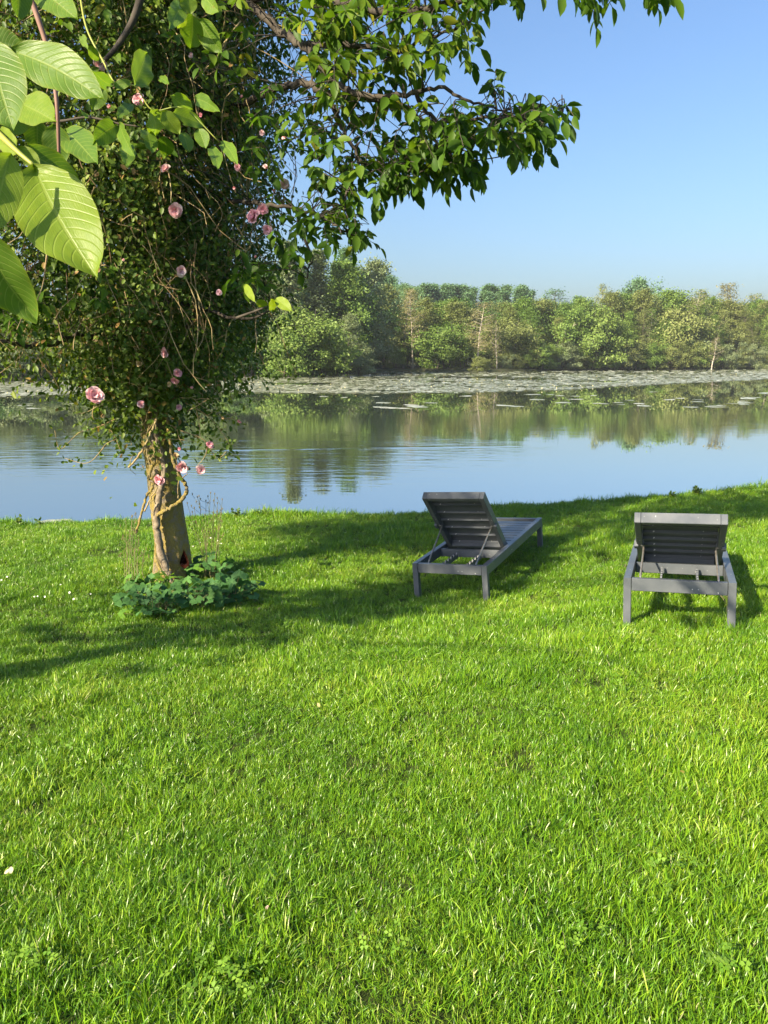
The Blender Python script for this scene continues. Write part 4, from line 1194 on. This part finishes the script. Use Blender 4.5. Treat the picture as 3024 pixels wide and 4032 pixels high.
shoot([(150, -60, 2.0), (220, 140, 2.0), (262, 280, 2.0), (300, 480, 2.0), (315, 650, 2.0), (322, 885, 2.02)], 0.007, 0.004, red_twig, 'twig')
shoot([(430, -60, 2.6), (470, 150, 2.5), (560, 330, 2.45), (640, 470, 2.4), (740, 470, 2.4), (830, 600, 2.4), (1000, 590, 2.4), (1190, 770, 2.4)], 0.0032, 0.0016, stalk_mat)
shoot([(-60, 560, 2.6), (120, 610, 2.5), (300, 660, 2.4), (480, 640, 2.4), (640, 672, 2.4), (760, 690, 2.4)], 0.006, 0.002, branch_bark, 'twig')
shoot([(960, -60, 2.6), (1010, -10, 2.5), (1050, 75, 2.4), (1085, 105, 2.4)], 0.004, 0.002, stalk_mat)
shoot([(1290, 1730, 4.3), (1400, 1690, 4.2), (1455, 1668, 4.2)], 0.008, 0.004, branch_bark, 'twig')
shoot([(770, -20, 4.6), (720, 120, 4.6), (640, 250, 4.6), (570, 330, 4.6)], 0.022, 0.012, branch_bark, 'branch')
# trunk, boughs and crown that shade the lawn
P = smooth_path([(-4.9, 2.4, WB[2] - 0.2), (-4.9, 2.4, 1.2), (-4.8, 2.3, 2.4), (-4.9, 2.3, 4.0), (-5.0, 2.4, 6.2)], 5)
tree_part('trunk', tube(P, np.linspace(0.2, 0.03, len(P)), 14), bark, walnut2, WB)
bl = []
for i in range(18):
    z0 = rng.uniform(2.3, 5.4); a = i * 2.4
    c = np.array([-4.9, 2.3, z0]); e = c + np.array([math.cos(a) * 2.3, math.sin(a) * 2.3, rng.uniform(0.1, 0.9)])
    e[0] = min(e[0], -0.53 * max(e[1], 1.0) - 0.9)
    pth = smooth_path([c, (c + e) / 2 + [0, 0, 0.25], e], 6)
    tree_part('branch', tube(pth, np.linspace(0.024, 0.007, len(pth)), 6), branch_bark, walnut2, WB)
    bl.append(pth)
for a, b_, tgt in (((-4.8, 2.3, 2.5), (-2.6, 1.5, 2.75), at(-260 * K, 420 * K, .95)), ((-4.8, 2.3, 2.7), (-3.0, 2.4, 3.0), at(-60 * K, 560 * K, 2.6)), ((-4.9, 2.3, 3.6), (-2.6, 2.3, 3.9), at(430 * K, -60 * K, 2.6))):
    pth = smooth_path([a, b_, (np.array(b_) + tgt) / 2 + [0, 0, 0.12], tgt], 6)
    tree_part('branch', tube(pth, np.linspace(0.015, 0.004, len(pth)), 7), branch_bark, walnut2, WB)
allb = np.concatenate(bl)
lv = []
for i in range(1500):
    c = allb[rng.integers(len(allb))] + rng.normal(size=3) * np.array([0.4, 0.4, 0.45])
    q_ = c[0] * 0.66 - c[1] * 0.75
    if q_ > -4.6 + 0.3 * rng.normal(): continue
    if q_ < -5.3 and c[2] > 2.5 and rng.random() < 0.88: continue
    c[0] = min(c[0], -0.53 * max(c[1], 0.8) - 0.75)
    hd = nrm(np.array([rng.normal(), rng.normal(), -0.15]))
    lv.append(compound(c, hd, rng, 0.24, 3, 0.13, 0.5)[1:])
pos, dr, nr, sz, tn = [np.concatenate([l[i] for l in lv]) for i in range(5)]
bag = Bag(); scatter(bag, LV, LF, pos, frames(dr, nr), sz, tn)
tree_part('crown', bag, walnut_leaf, walnut2, WB, smooth=False, kind='stuff')

# ------------------------------------------------------------------ columbine clump and other plants at the foot of the tree
col_leaf = leaf_mat('columbine_leaf', [(0.0, (0.050, 0.140, 0.045)), (0.6, (0.090, 0.21, 0.055)), (0.85, (0.13, 0.27, 0.03)), (1.0, (0.22, 0.36, 0.02))], trans=0.3, rough=0.6, spec=0.2)
stem_green = solid_mat('plant_stem', (0.11, 0.13, 0.045), 0.7, col2=(0.19, 0.16, 0.07), scale=12, coords='world')
pod_mat = solid_mat('seed_pod', (0.16, 0.15, 0.06), 0.7, col2=(0.26, 0.20, 0.10), scale=30, coords='world')
def columbine_leaf_mesh(tone):
    b = Bag()
    for a in (-1.15, 0.0, 1.15):
        c, s = math.cos(a), math.sin(a)
        out = [(0, 0.12)]
        for q in np.linspace(-1, 1, 9):
            r_ = 0.62 * (1 - 0.16 * abs(q)) * (1 + 0.13 * math.cos(q * 3 * math.pi))
            out.append((r_ * math.sin(q * 1.05), 0.12 + r_ * math.cos(q * 1.05)))
        V = np.array([(x * c + y * s, -x * s + y * c, 0.06 - 0.22 * (x * x + y * y) + 0.10 * abs(x)) for x, y in out])
        b.add(V, [np.array([[0, i, i + 1] for i in range(1, 9)])], tone + rng.normal() * 0.05)
    return b.mesh('leaf', col_leaf, False)
col_mes = [columbine_leaf_mesh(t) for t in (0.05, 0.2, 0.35, 0.5, 0.65, 0.8, 0.95)]
SPOTS = [  # place in the picture of the crown of each plant, spread, number of leaves, tone, words
    (330, 1300, 62, 26, 60, 0.35, 'blue-green columbine at the front of the clump under the trunk'),
    (415, 1285, 55, 30, 46, 0.35, 'columbine with dull green leaves in the middle of the clump'),
    (500, 1270, 60, 34, 66, 0.25, 'dark blue-green columbine spreading from the clump towards the loungers'),
    (350, 1258, 45, 12, 24, 0.9, 'yellow-green columbine leaves right against the foot of the trunk'),
    (455, 1225, 50, 22, 34, 0.45, 'columbine with tall branched seed stalks beside the trunk'),
    (290, 1265, 35, 30, 20, 0.6, 'columbine with dry seed stalks on the shaded side of the trunk'),
]
stuff_z = lambda x, y: float(ground_z(x, y))
col_plants = []
for (px, py, rx, ry, n, tn0, lab) in SPOTS:
    c0 = at(px, py, 6.9); 
    # place on the ground under that spot
    for _ in range(12):
        gz = stuff_z(c0[0], c0[1]) + 0.12
        c0 = on_plane(px, py, gz)
    base = np.array([c0[0], c0[1], stuff_z(c0[0], c0[1])])
    pl = thing('columbine_plant', lab, 'plant', base, 'columbine plants around the trunk')
    st = Bag()
    for k in range(n):
        a = rng.uniform(0, 6.28); r = math.sqrt(rng.uniform(0, 1))
        ox = r * math.cos(a) * rx / FPX * 6.9; oy = r * math.sin(a) * 0.22
        hgt = rng.uniform(0.07, 0.27) * (1 - 0.4 * r)
        tip = np.array([ox, oy, hgt + stuff_z(base[0] + ox, base[1] + oy) - base[2]])
        nrm_ = nrm(np.array([ox * 1.2, oy * 1.2 - 0.35, 0.75]) + rng.normal(size=3) * 0.28)
        d = nrm(np.array([ox, oy - 0.05, 0.0]) + rng.normal(size=3) * 0.1)
        o = obj('leaf', col_mes[int(np.clip(round(tn0 * 6 + rng.normal() * 1.1), 0, 6))], pl)
        R_ = frames(d[None], nrm_[None])[0]; s_ = rng.uniform(0.055, 0.10)
        o.matrix_local = Matrix([[*(R_[q] * s_), tip[q]] for q in range(3)] + [[0, 0, 0, 1]])
        V, F = tube(smooth_path([(ox * 0.3, oy * 0.3, -0.02), (ox * 0.7, oy * 0.7, hgt * 0.7), tip], 3), 0.0025, 3, False); st.add(V, F)
    obj('stems', make_mesh('stems', np.concatenate(st.V), st.F, stem_green, True), pl, kind='stuff')
    col_plants.append((pl, base))
podV = np.array([(0, 0, 0), (0.35, 0, 0.35), (0, 0.35, 0.35), (-0.35, 0, 0.35), (0, -0.35, 0.35), (0.42, 0, 1), (0, 0.42, 1), (-0.42, 0, 1), (0, -0.42, 1), (0, 0, 0.75)], float)
podF = [np.array([[0, 2, 1], [0, 3, 2], [0, 4, 3], [0, 1, 4], [1, 2, 9], [2, 3, 9], [3, 4, 9], [4, 1, 9]]), np.array([[1, 2, 6], [2, 3, 7], [3, 4, 8], [4, 1, 5]])]
def stalks(plant, base, tops, y0):
    st, pods = Bag(), Bag()
    for (xd, yd) in tops:
        t = at(xd, yd, y0) - base
        foot = np.array([t[0] * 0.25 + rng.normal() * 0.04, t[1] * 0.3 + rng.normal() * 0.05, 0])
        pth = smooth_path([foot, foot * 0.5 + t * 0.5 + rng.normal(size=3) * 0.015, t], 5)
        V, F = tube(pth, np.linspace(0.004, 0.002, len(pth)), 4, False); st.add(V, F)
        for k in range(4):
            s_ = rng.uniform(0.55, 0.98); j = int(s_ * (len(pth) - 1))
            e = pth[j] + np.array([rng.normal() * 0.05, rng.normal() * 0.04, rng.uniform(0.03, 0.10)])
            V, F = tube(np.array([pth[j], (pth[j] + e) / 2 + [0.005, 0, 0], e]), 0.0018, 3, False); st.add(V, F)
            R_ = frames(np.array([[0, 1.0, 0.1]]), nrm(np.array([[rng.normal() * 0.3, rng.normal() * 0.3, 1]])))
            scatter(pods, podV, podF, e[None], R_, np.array([[0.014, 0.014, 0.03]]), np.array([rng.uniform()]))
        R_ = frames(np.array([[0, 1.0, 0.1]]), np.array([[0, 0, 1.0]]))
        scatter(pods, podV, podF, t[None], R_, np.array([[0.014, 0.014, 0.03]]), np.array([0.5]))
    obj('seed_stalks', make_mesh('seed_stalks', np.concatenate(st.V), st.F, stem_green, True), plant, kind='stuff')
    obj('seed_pods', make_mesh('seed_pods', np.concatenate(pods.V), pods.F, pod_mat, False), plant, kind='stuff')
stalks(*col_plants[4], [(430, 1075), (445, 1085), (455, 1068), (464, 1070), (470, 1090), (480, 1082), (420, 1100), (405, 1090), (476, 1105), (462, 1110), (440, 1120)], 7.15)
stalks(*col_plants[5], [(272, 1125), (285, 1120), (292, 1115), (298, 1128), (280, 1150), (300, 1165), (290, 1190), (310, 1200), (268, 1195)], 7.0)
# fine dry grass and a patch of low weeds left of the trunk
def at_ground(xd, yd, lift=0.0):
    z = -0.2
    for _ in range(14):
        p = on_plane(xd, yd, z)
        z = 0.5 * z + 0.5 * (float(ground_z(p[0], p[1])) + lift)
    return on_plane(xd, yd, z)

# ------------------------------------------------------------------ lawn grass
grass_mat, nt, nd, lk = new_mat('grass_blade')
wp = world_pos(nt)
r1 = attr(nt, 'rnd').outputs['Fac']
t1 = nd.new('ShaderNodeSeparateXYZ'); lk.new(attr(nt, 'luv').outputs['Vector'], t1.inputs[0])
tip_ = t1.outputs[1]
ri = nd.new('ShaderNodeObjectInfo').outputs['Random']
big_ = noise(nt, wp, 0.9, 4, 0.6)
f = math_node(nt, 'ADD', math_node(nt, 'MULTIPLY', r1, 0.6), math_node(nt, 'ADD', math_node(nt, 'MULTIPLY', ri, 0.25), math_node(nt, 'MULTIPLY', math_node(nt, 'SUBTRACT', big_, 0.38), 1.0)), clamp=True)
cg = ramp(nt, f, [(0.0, (0.030, 0.100, 0.006)), (0.4, (0.098, 0.235, 0.009)), (0.75, (0.195, 0.350, 0.014)), (1.0, (0.35, 0.44, 0.05))])
dry = math_node(nt, 'GREATER_THAN', r1, 0.97)
cg = mix_col(nt, math_node(nt, 'MULTIPLY', dry, 0.8), cg, (0.44, 0.42, 0.22))
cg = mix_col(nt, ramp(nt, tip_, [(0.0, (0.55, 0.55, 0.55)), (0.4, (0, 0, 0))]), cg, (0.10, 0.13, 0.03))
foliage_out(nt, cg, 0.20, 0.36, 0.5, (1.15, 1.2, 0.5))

def tuft(seed, nblade, spread, hmin, hmax, lean, wmul=1.0):
    r = np.random.default_rng(seed)
    b = Bag()
    for _ in range(nblade):
        a = r.uniform(0, 6.28)
        p = np.array([r.normal() * spread, r.normal() * spread, -0.006])
        h = r.uniform(hmin, hmax)
        w = r.uniform(0.0012, 0.0023) * wmul
        d = np.array([math.cos(a), math.sin(a), 0]); sd = np.array([-d[1], d[0], 0]); 
        tw = r.normal() * 0.5
        sd = sd * math.cos(tw) + d * math.sin(tw)
        l = abs(r.normal()) * lean + 0.08
        V, U = [], []
        for i, t in enumerate((0, 0.4, 0.75, 1.0)):
            c = p + d * (h * l * t * t * 1.1) + np.array([0, 0, h * (t - 0.35 * l * t * t)])
            ww = w * (1.0, 0.95, 0.62, 0.0)[i]
            if i < 3:
                V += [c - sd * ww, c + sd * ww]; U += [(0, t)] * 2
            else:
                V += [c]; U += [(0, t)]
        b.add(np.array(V), [np.array([[0, 1, 3, 2], [2, 3, 5, 4]]), np.array([[4, 5, 6]])], r.uniform(0, 1), np.array(U))
    return b.mesh('grass_tuft', grass_mat, True)
tuft_col = bpy.data.collections.new('grass_tufts')
tufts = []
for k in range(10):
    me = tuft(100 + k, 27, 0.022, 0.018, 0.058, 0.55, 0.88)
    tufts.append(me)
for k in range(4):
    tufts.append(tuft(200 + k, 22, 0.024, 0.035, 0.08, 0.45, 1.0))
for k, me in enumerate(tufts):
    o = bpy.data.objects.new('grass_tuft_%02d' % k, me); tuft_col.objects.link(o)

def grass_points():
    pts = []
    def fill(y0, y1, dens, xpad):
        a = (y1 - y0)
        xm = 0.55 * y1 + xpad
        n = int(dens * a * 2 * xm)
        x = rng.uniform(-xm, xm, n); y = rng.uniform(y0, y1, n)
        k = np.abs(x) < 0.55 * y + xpad
        pts.append(np.stack([x[k], y[k]], 1))
    fill(1.2, 3.0, 1800, 0.3); fill(3.0, 5.0, 1300, 0.3); fill(5.0, 8.0, 800, 0.4); fill(8.0, 11.0, 560, 0.6)
    n = int(300 * 11.6 * 24)        # the lawn goes on beside and behind the view
    x = rng.uniform(-12, 12, n); y = rng.uniform(-0.6, 11.0, n)
    k = np.abs(x) >= 0.55 * np.maximum(y, 1.2) + 0.3
    k |= y < 1.2
    pts.append(np.stack([x[k], y[k]], 1))
    return np.concatenate(pts)
G = grass_points()
ey = edge_y(G[:, 0])
G = G[G[:, 1] < ey + 0.12]
# thin, bare places: round the trunk, in the clump's shade and a few worn spots
BARE = [(*at_ground(1110, 1655)[:2], 0.10), (*at_ground(1250, 1465)[:2], 0.12), (*at_ground(240, 1190)[:2], 0.3), (*at_ground(520, 1290)[:2], 0.22)]
keep = np.ones(len(G), bool)
for bx, by, br in BARE:
    d = np.hypot(G[:, 0] - bx, G[:, 1] - by)
    keep &= ~((d < br) & (rng.uniform(size=len(G)) < 0.6))
keep &= np.hypot(G[:, 0] - TB[0], G[:, 1] - TB[1]) > 0.26
keep &= sharp_noise(G[:, 0], G[:, 1], 21, 7) + 0.5 * sharp_noise(G[:, 0], G[:, 1], 22, 19) > 0.26
G = G[keep]
gz = ground_z(G[:, 0], G[:, 1])
clump = sharp_noise(G[:, 0], G[:, 1], 31, 2.2) * 0.5 + sharp_noise(G[:, 0], G[:, 1], 32, 6.0) * 0.5
n_ = len(G)
lean_a = 2 * math.pi * sharp_noise(G[:, 0], G[:, 1], 33, 1.4) * 1.5
lean_m = 0.10 + 0.5 * sharp_noise(G[:, 0], G[:, 1], 34, 2.6) ** 2
rot = np.stack([np.cos(lean_a) * lean_m + rng.normal(size=n_) * 0.12, np.sin(lean_a) * lean_m + rng.normal(size=n_) * 0.12, rng.uniform(0, 6.28, n_)], 1)
edge_boost = 1 + 0.9 * np.clip((G[:, 1] - edge_y(G[:, 0]) + 0.35) / 0.4, 0, 1) * sharp_noise(G[:, 0], G[:, 1], 35, 3)
scl = (0.55 + 0.75 * clump) * rng.uniform(0.8, 1.2, n_) * np.interp(G[:, 1], [2, 6, 11], [1.0, 1.08, 1.2]) * edge_boost * np.where(np.abs(G[:, 0]) > 0.55 * np.maximum(G[:, 1], 1.2) + 0.35, 1.35, 1.0)
idx = np.where(clump + rng.normal(size=n_) * 0.12 > 0.72, rng.integers(10, 14, n_), rng.integers(0, 10, n_))
me = bpy.data.meshes.new('lawn_grass')
me.vertices.add(n_)
me.vertices.foreach_set('co', np.stack([G[:, 0], G[:, 1], gz], 1).astype(np.float32).ravel())
a_ = me.attributes.new('rot', 'FLOAT_VECTOR', 'POINT'); a_.data.foreach_set('vector', rot.astype(np.float32).ravel())
a_ = me.attributes.new('scl', 'FLOAT', 'POINT'); a_.data.foreach_set('value', scl.astype(np.float32))
a_ = me.attributes.new('idx', 'INT', 'POINT'); a_.data.foreach_set('value', idx.astype(np.int32))
me.materials.append(grass_mat)
me.update()
lawn_grass = obj('lawn_grass', me, label='bright green lawn grass covering the sloping bank', category='grass', kind='stuff')
ng = bpy.data.node_groups.new('grass_on_points', 'GeometryNodeTree')
ng.interface.new_socket('Geometry', in_out='INPUT', socket_type='NodeSocketGeometry')
ng.interface.new_socket('Geometry', in_out='OUTPUT', socket_type='NodeSocketGeometry')
gi = ng.nodes.new('NodeGroupInput'); go = ng.nodes.new('NodeGroupOutput')
ci = ng.nodes.new('GeometryNodeCollectionInfo')
ci.inputs['Collection'].default_value = tuft_col
ci.inputs['Separate Children'].default_value = True
ci.inputs['Reset Children'].default_value = True
ip = ng.nodes.new('GeometryNodeInstanceOnPoints')
ip.inputs['Pick Instance'].default_value = True
def named(nm, typ):
    n = ng.nodes.new('GeometryNodeInputNamedAttribute'); n.data_type = typ; n.inputs[0].default_value = nm
    return n.outputs[0]
e2r = ng.nodes.new('FunctionNodeEulerToRotation')
ng.links.new(named('rot', 'FLOAT_VECTOR'), e2r.inputs[0])
ng.links.new(gi.outputs[0], ip.inputs['Points'])
ng.links.new(ci.outputs[0], ip.inputs['Instance'])
ng.links.new(named('idx', 'INT'), ip.inputs['Instance Index'])
ng.links.new(e2r.outputs[0], ip.inputs['Rotation'])
ng.links.new(named('scl', 'FLOAT'), ip.inputs['Scale'])
ng.links.new(ip.outputs[0], go.inputs[0])
md = lawn_grass.modifiers.new('grass', 'NODES'); md.node_group = ng


# ------------------------------------------------------------------ small things in the grass
def leaf_on_lawn(name, label, xd, yd, size, col, n=1):
    size *= 0.75
    p = at_ground(xd, yd, 0.04)
    t = thing(name, label, 'petal' if 'petal' in name else 'leaf', (p[0], p[1], p[2]), 'leaves and petals fallen on the lawn')
    m = leaf_mat(name + '_skin', [(0.0, col), (1.0, tuple(min(1, c * 1.2) for c in col))], trans=0.3, rough=0.55, spec=0.25)
    for k in range(n):
        t0 = np.linspace(0, 1, 7)
        V, F = [], []
        for a in t0:
            w = 0.36 * math.sin(math.pi * (0.06 + 0.9 * a)) ** 0.7
            V += [(-w, a - 0.5, 0.10 * w + 0.05 * math.sin(4 * a)), (0, a - 0.5, 0.0), (w, a - 0.5, 0.14 * w - 0.04 * math.sin(3 * a))]
        F = [(3 * i + j, 3 * i + j + 1, 3 * i + j + 4, 3 * i + j + 3) for i in range(6) for j in range(2)]
        o = obj('blade', make_mesh('blade', np.array(V) * size, [np.array(F)], m, True, np.full(len(V), 0.4 + 0.3 * k)), t)
        o.rotation_euler = (-0.9 + rng.normal() * 0.25, rng.normal() * 0.4, rng.uniform(0, 6.28)); o.location = (0.012 * k, 0, 0.004 * k)
leaf_on_lawn('fallen_petal', 'pale pink-tan fallen petals lying in the grass under the foreground leaves', 16, 1882, 0.030, (0.75, 0.60, 0.42), 2)
leaf_on_lawn('fallen_leaf', 'round yellow-green fallen leaf lying in the middle of the lawn', 680, 1838, 0.032, (0.36, 0.42, 0.12))
leaf_on_lawn('fallen_leaf', 'pale yellow fallen leaf beside the bare patch of soil', 1071, 1650, 0.034, (0.50, 0.50, 0.14))
leaf_on_lawn('fallen_petal', 'small pink fallen petal in the grass below the yellow-green leaf', 577, 1960, 0.018, (0.72, 0.42, 0.45))
leaf_on_lawn('fallen_leaf', 'cream fallen leaf in the grass right of the lit lawn centre', 1057, 1552, 0.036, (0.48, 0.50, 0.16))
leaf_on_lawn('fallen_leaf', 'straw-coloured fallen leaf in the sunlit grass below the columbine', 688, 1523, 0.032, (0.55, 0.48, 0.22))
leaf_on_lawn('fallen_leaf', 'orange-yellow fallen leaf lying below the lounger farther from the tree', 1474, 1667, 0.034, (0.42, 0.33, 0.10))
leaf_on_lawn('fallen_petal', 'cream fallen petal at the edge of the columbine clump', 560, 1315, 0.04, (0.65, 0.5, 0.3))

white_petal = solid_mat('daisy_petal', (0.8, 0.8, 0.76), 0.6)
yellow_eye = solid_mat('daisy_eye', (0.7, 0.45, 0.03), 0.7)
b = Bag()
for a in np.linspace(0, 2 * math.pi, 12, endpoint=False):
    d = np.array([math.cos(a), math.sin(a)]); e = np.array([-d[1], d[0]]) * 0.2
    b.add([(*(d * 0.2 - e * 0.5), 0), (*(d * 0.2 + e * 0.5), 0), (*(d * 1.0 + e), 0.12), (*(d * 1.0 - e), 0.12)], [np.array([[0, 1, 2, 3]])])
daisy_petals = b.mesh('petals', white_petal)
b = Bag(); a = np.linspace(0, 2 * math.pi, 8, endpoint=False)
b.add(np.vstack([np.stack([np.cos(a) * 0.34, np.sin(a) * 0.34, np.full(8, 0.02)], 1), [[0, 0, 0.2]]]), [np.array([[i, (i + 1) % 8, 8] for i in range(8)])])
daisy_eye = b.mesh('eye', yellow_eye)
daisies = sorted([(74, 1289), (81, 1288), (97, 1289), (159, 1294), (150, 1280), (131, 1263), (196, 1283), (15, 1246), (3, 1253), (417, 1180), (432, 1172), (448, 1176), (470, 1168), (478, 1174), (455, 1162), (526, 1228)])
for i, (xd, yd) in enumerate(daisies):
    p = at_ground(xd, yd, 0.055)
    t = thing('daisy', f'tiny white daisy in the grass near the tree, {ordinal(i + 1)} from the left', 'flower', p, 'daisies around the tree')
    s_ = rng.uniform(0.006, 0.009)
    for nm, me in (('petals', daisy_petals), ('eye', daisy_eye)):
        o = obj(nm, me, t); o.scale = (s_, s_, s_); o.rotation_euler = (0.7 + rng.normal() * 0.2, rng.normal() * 0.2, 0)

# clover and broad-leaved weeds growing through the lawn
clover_mat = leaf_mat('clover_leaf', [(0.0, (0.10, 0.22, 0.02)), (1.0, (0.21, 0.35, 0.04))], trans=0.3, rough=0.55, spec=0.25)
cl = Bag()
CV, CF = [], []
for a in (0.0, 2.09, 4.19):
    c, s_ = math.cos(a), math.sin(a)
    o0 = len(CV)
    for x, y in ((0, 0.05), (0.34, 0.45), (0.30, 0.85), (0, 0.78), (-0.30, 0.85), (-0.34, 0.45)):
        CV.append((x * c + y * s_, -x * s_ + y * c, 0.12 * abs(x) - 0.08 * y))
    CF += [(o0, o0 + 1, o0 + 2, o0 + 3), (o0, o0 + 3, o0 + 4, o0 + 5)]
CV = np.array(CV); CF = [np.array(CF)]
for px_, py_, r_, n in [(490, 2140, 90, 40), (940, 1400, 50, 14), (470, 1440, 20, 14), (620, 1362, 20, 14), (1460, 1310, 50, 30), (720, 1450, 40, 12), (150, 1650, 90, 20), (1250, 2050, 90, 16), (1480, 1890, 90, 16), (350, 1700, 80, 16), (800, 2080, 90, 14), (1390, 1500, 80, 16), (200, 1330, 60, 50), (330, 1180, 80, 70), (150, 1200, 80, 60), (540, 1200, 60, 60), (1150, 1560, 40, 20), (60, 2100, 50, 26), (1560, 2120, 50, 26)]:
    k = 0
    for _ in range(n):
        p = at_ground(px_ + rng.normal() * r_ * 0.5, py_ + rng.normal() * r_ * 0.3)
        p[2] = ground_z(p[0], p[1]) + rng.uniform(0.045, 0.08)
        scatter(cl, CV, CF, p[None], frames(np.array([[rng.normal(), rng.normal(), 0.0]]), nrm(np.array([[rng.normal() * 0.3, -0.35 + rng.normal() * 0.3, 1.0]]))), np.array([rng.uniform(0.009, 0.02)]), np.array([rng.uniform()]))
obj('clover', cl.mesh('clover', clover_mat), label='patches of clover and small broad leaves growing through the lawn', category='clover', kind='stuff')

weed_leaf = leaf_mat('weed_leaf', [(0.0, (0.06, 0.12, 0.015)), (1.0, (0.16, 0.23, 0.03))], trans=0.35, rough=0.5, spec=0.3)
def weed(label, xd, yd, h, n, spread):
    p = at_ground(xd, yd); p[2] = float(ground_z(p[0], p[1]))
    t = thing('weed_plant', label, 'plant', p, 'weeds on the edge of the bank')
    lv = Bag()
    for k in range(n):
        e = np.array([rng.normal() * spread, rng.normal() * spread, h * rng.uniform(0.6, 1.1)])
        pth = smooth_path([(e[0] * 0.2, e[1] * 0.2, -0.02), e * np.array([0.5, 0.5, 0.55]), e], 4)
        obj('stem', make_mesh('stem', *tube(pth, np.linspace(0.004, 0.0015, len(pth)), 4, False), stem_green, True), t)
        q = pth[rng.integers(2, len(pth), 12)] + rng.normal(size=(12, 3)) * 0.006
        scatter(lv, RT, RF, q, frames(nrm(rng.normal(size=(12, 3)) + [0, 0, 0.3]), nrm(rng.normal(size=(12, 3)) * 0.6 + [0, -0.4, 0.8])), rng.uniform(0.03, 0.06, 12), rng.uniform(0, 1, 12))
    obj('leaves', lv.mesh('leaves', weed_leaf), t, kind='stuff')
weed('leafy weed standing up on the bank edge above the two loungers', 1503, 1072, 0.11, 7, 0.05)
weed('small weed on the bank edge between the loungers and the lake', 1452, 1078, 0.10, 3, 0.03)
weed('feathery weed on the bank edge beside the seed stalks', 513, 1118, 0.14, 4, 0.04)
weed('low weed on the bank edge left of the near lounger', 562, 1116, 0.10, 3, 0.03)
weed('spindly weed on the bank edge at the foot of the near leaves', 35, 1138, 0.13, 3, 0.04)
weed('thin weed on the bank edge above the daisies', 86, 1137, 0.12, 2, 0.02)
# dry grass caught against the lounger leg
dry_mat = solid_mat('dry_grass', (0.42, 0.33, 0.17), 0.8, col2=(0.55, 0.46, 0.28), scale=20, coords='world')
p = at_ground(1578, 1335); p[2] = float(ground_z(p[0], p[1]))
t = thing('dry_grass_tuft', 'dry straw-coloured grass caught against a leg of the lounger farther from the tree', 'grass tuft', p)
for k in range(16):
    e = np.array([-0.10 * rng.uniform(0, 1) , rng.normal() * 0.03 + 0.03, rng.uniform(0.12, 0.24)])
    pth = smooth_path([(rng.normal() * 0.012, rng.normal() * 0.012, 0), e * np.array([0.3, 0.5, 0.6]), e], 4)
    obj('blade', make_mesh('blade', *tube(pth, np.linspace(0.0025, 0.0008, len(pth)), 3, False), dry_mat, True), t)

# ------------------------------------------------------------------ haze over the water
hz, nt, nd, lk = new_mat('haze')
v_ = nd.new('ShaderNodeVolumePrincipled'); o_ = nd.new('ShaderNodeOutputMaterial')
v_.inputs['Color'].default_value = (0.86, 0.92, 1.0, 1)
v_.inputs['Density'].default_value = 0.0002
lk.new(v_.outputs[0], o_.inputs['Volume'])
V = [(x, y, z) for z in (-4.5, 32) for y in (-45, 2950) for x in (-720, 720)]
obj('haze', make_mesh('haze', V, [np.array([[0, 2, 3, 1], [4, 5, 7, 6], [0, 1, 5, 4], [2, 6, 7, 3], [0, 4, 6, 2], [1, 3, 7, 5]])], hz), label='thin pale haze in the air over the lake', category='haze', kind='stuff')
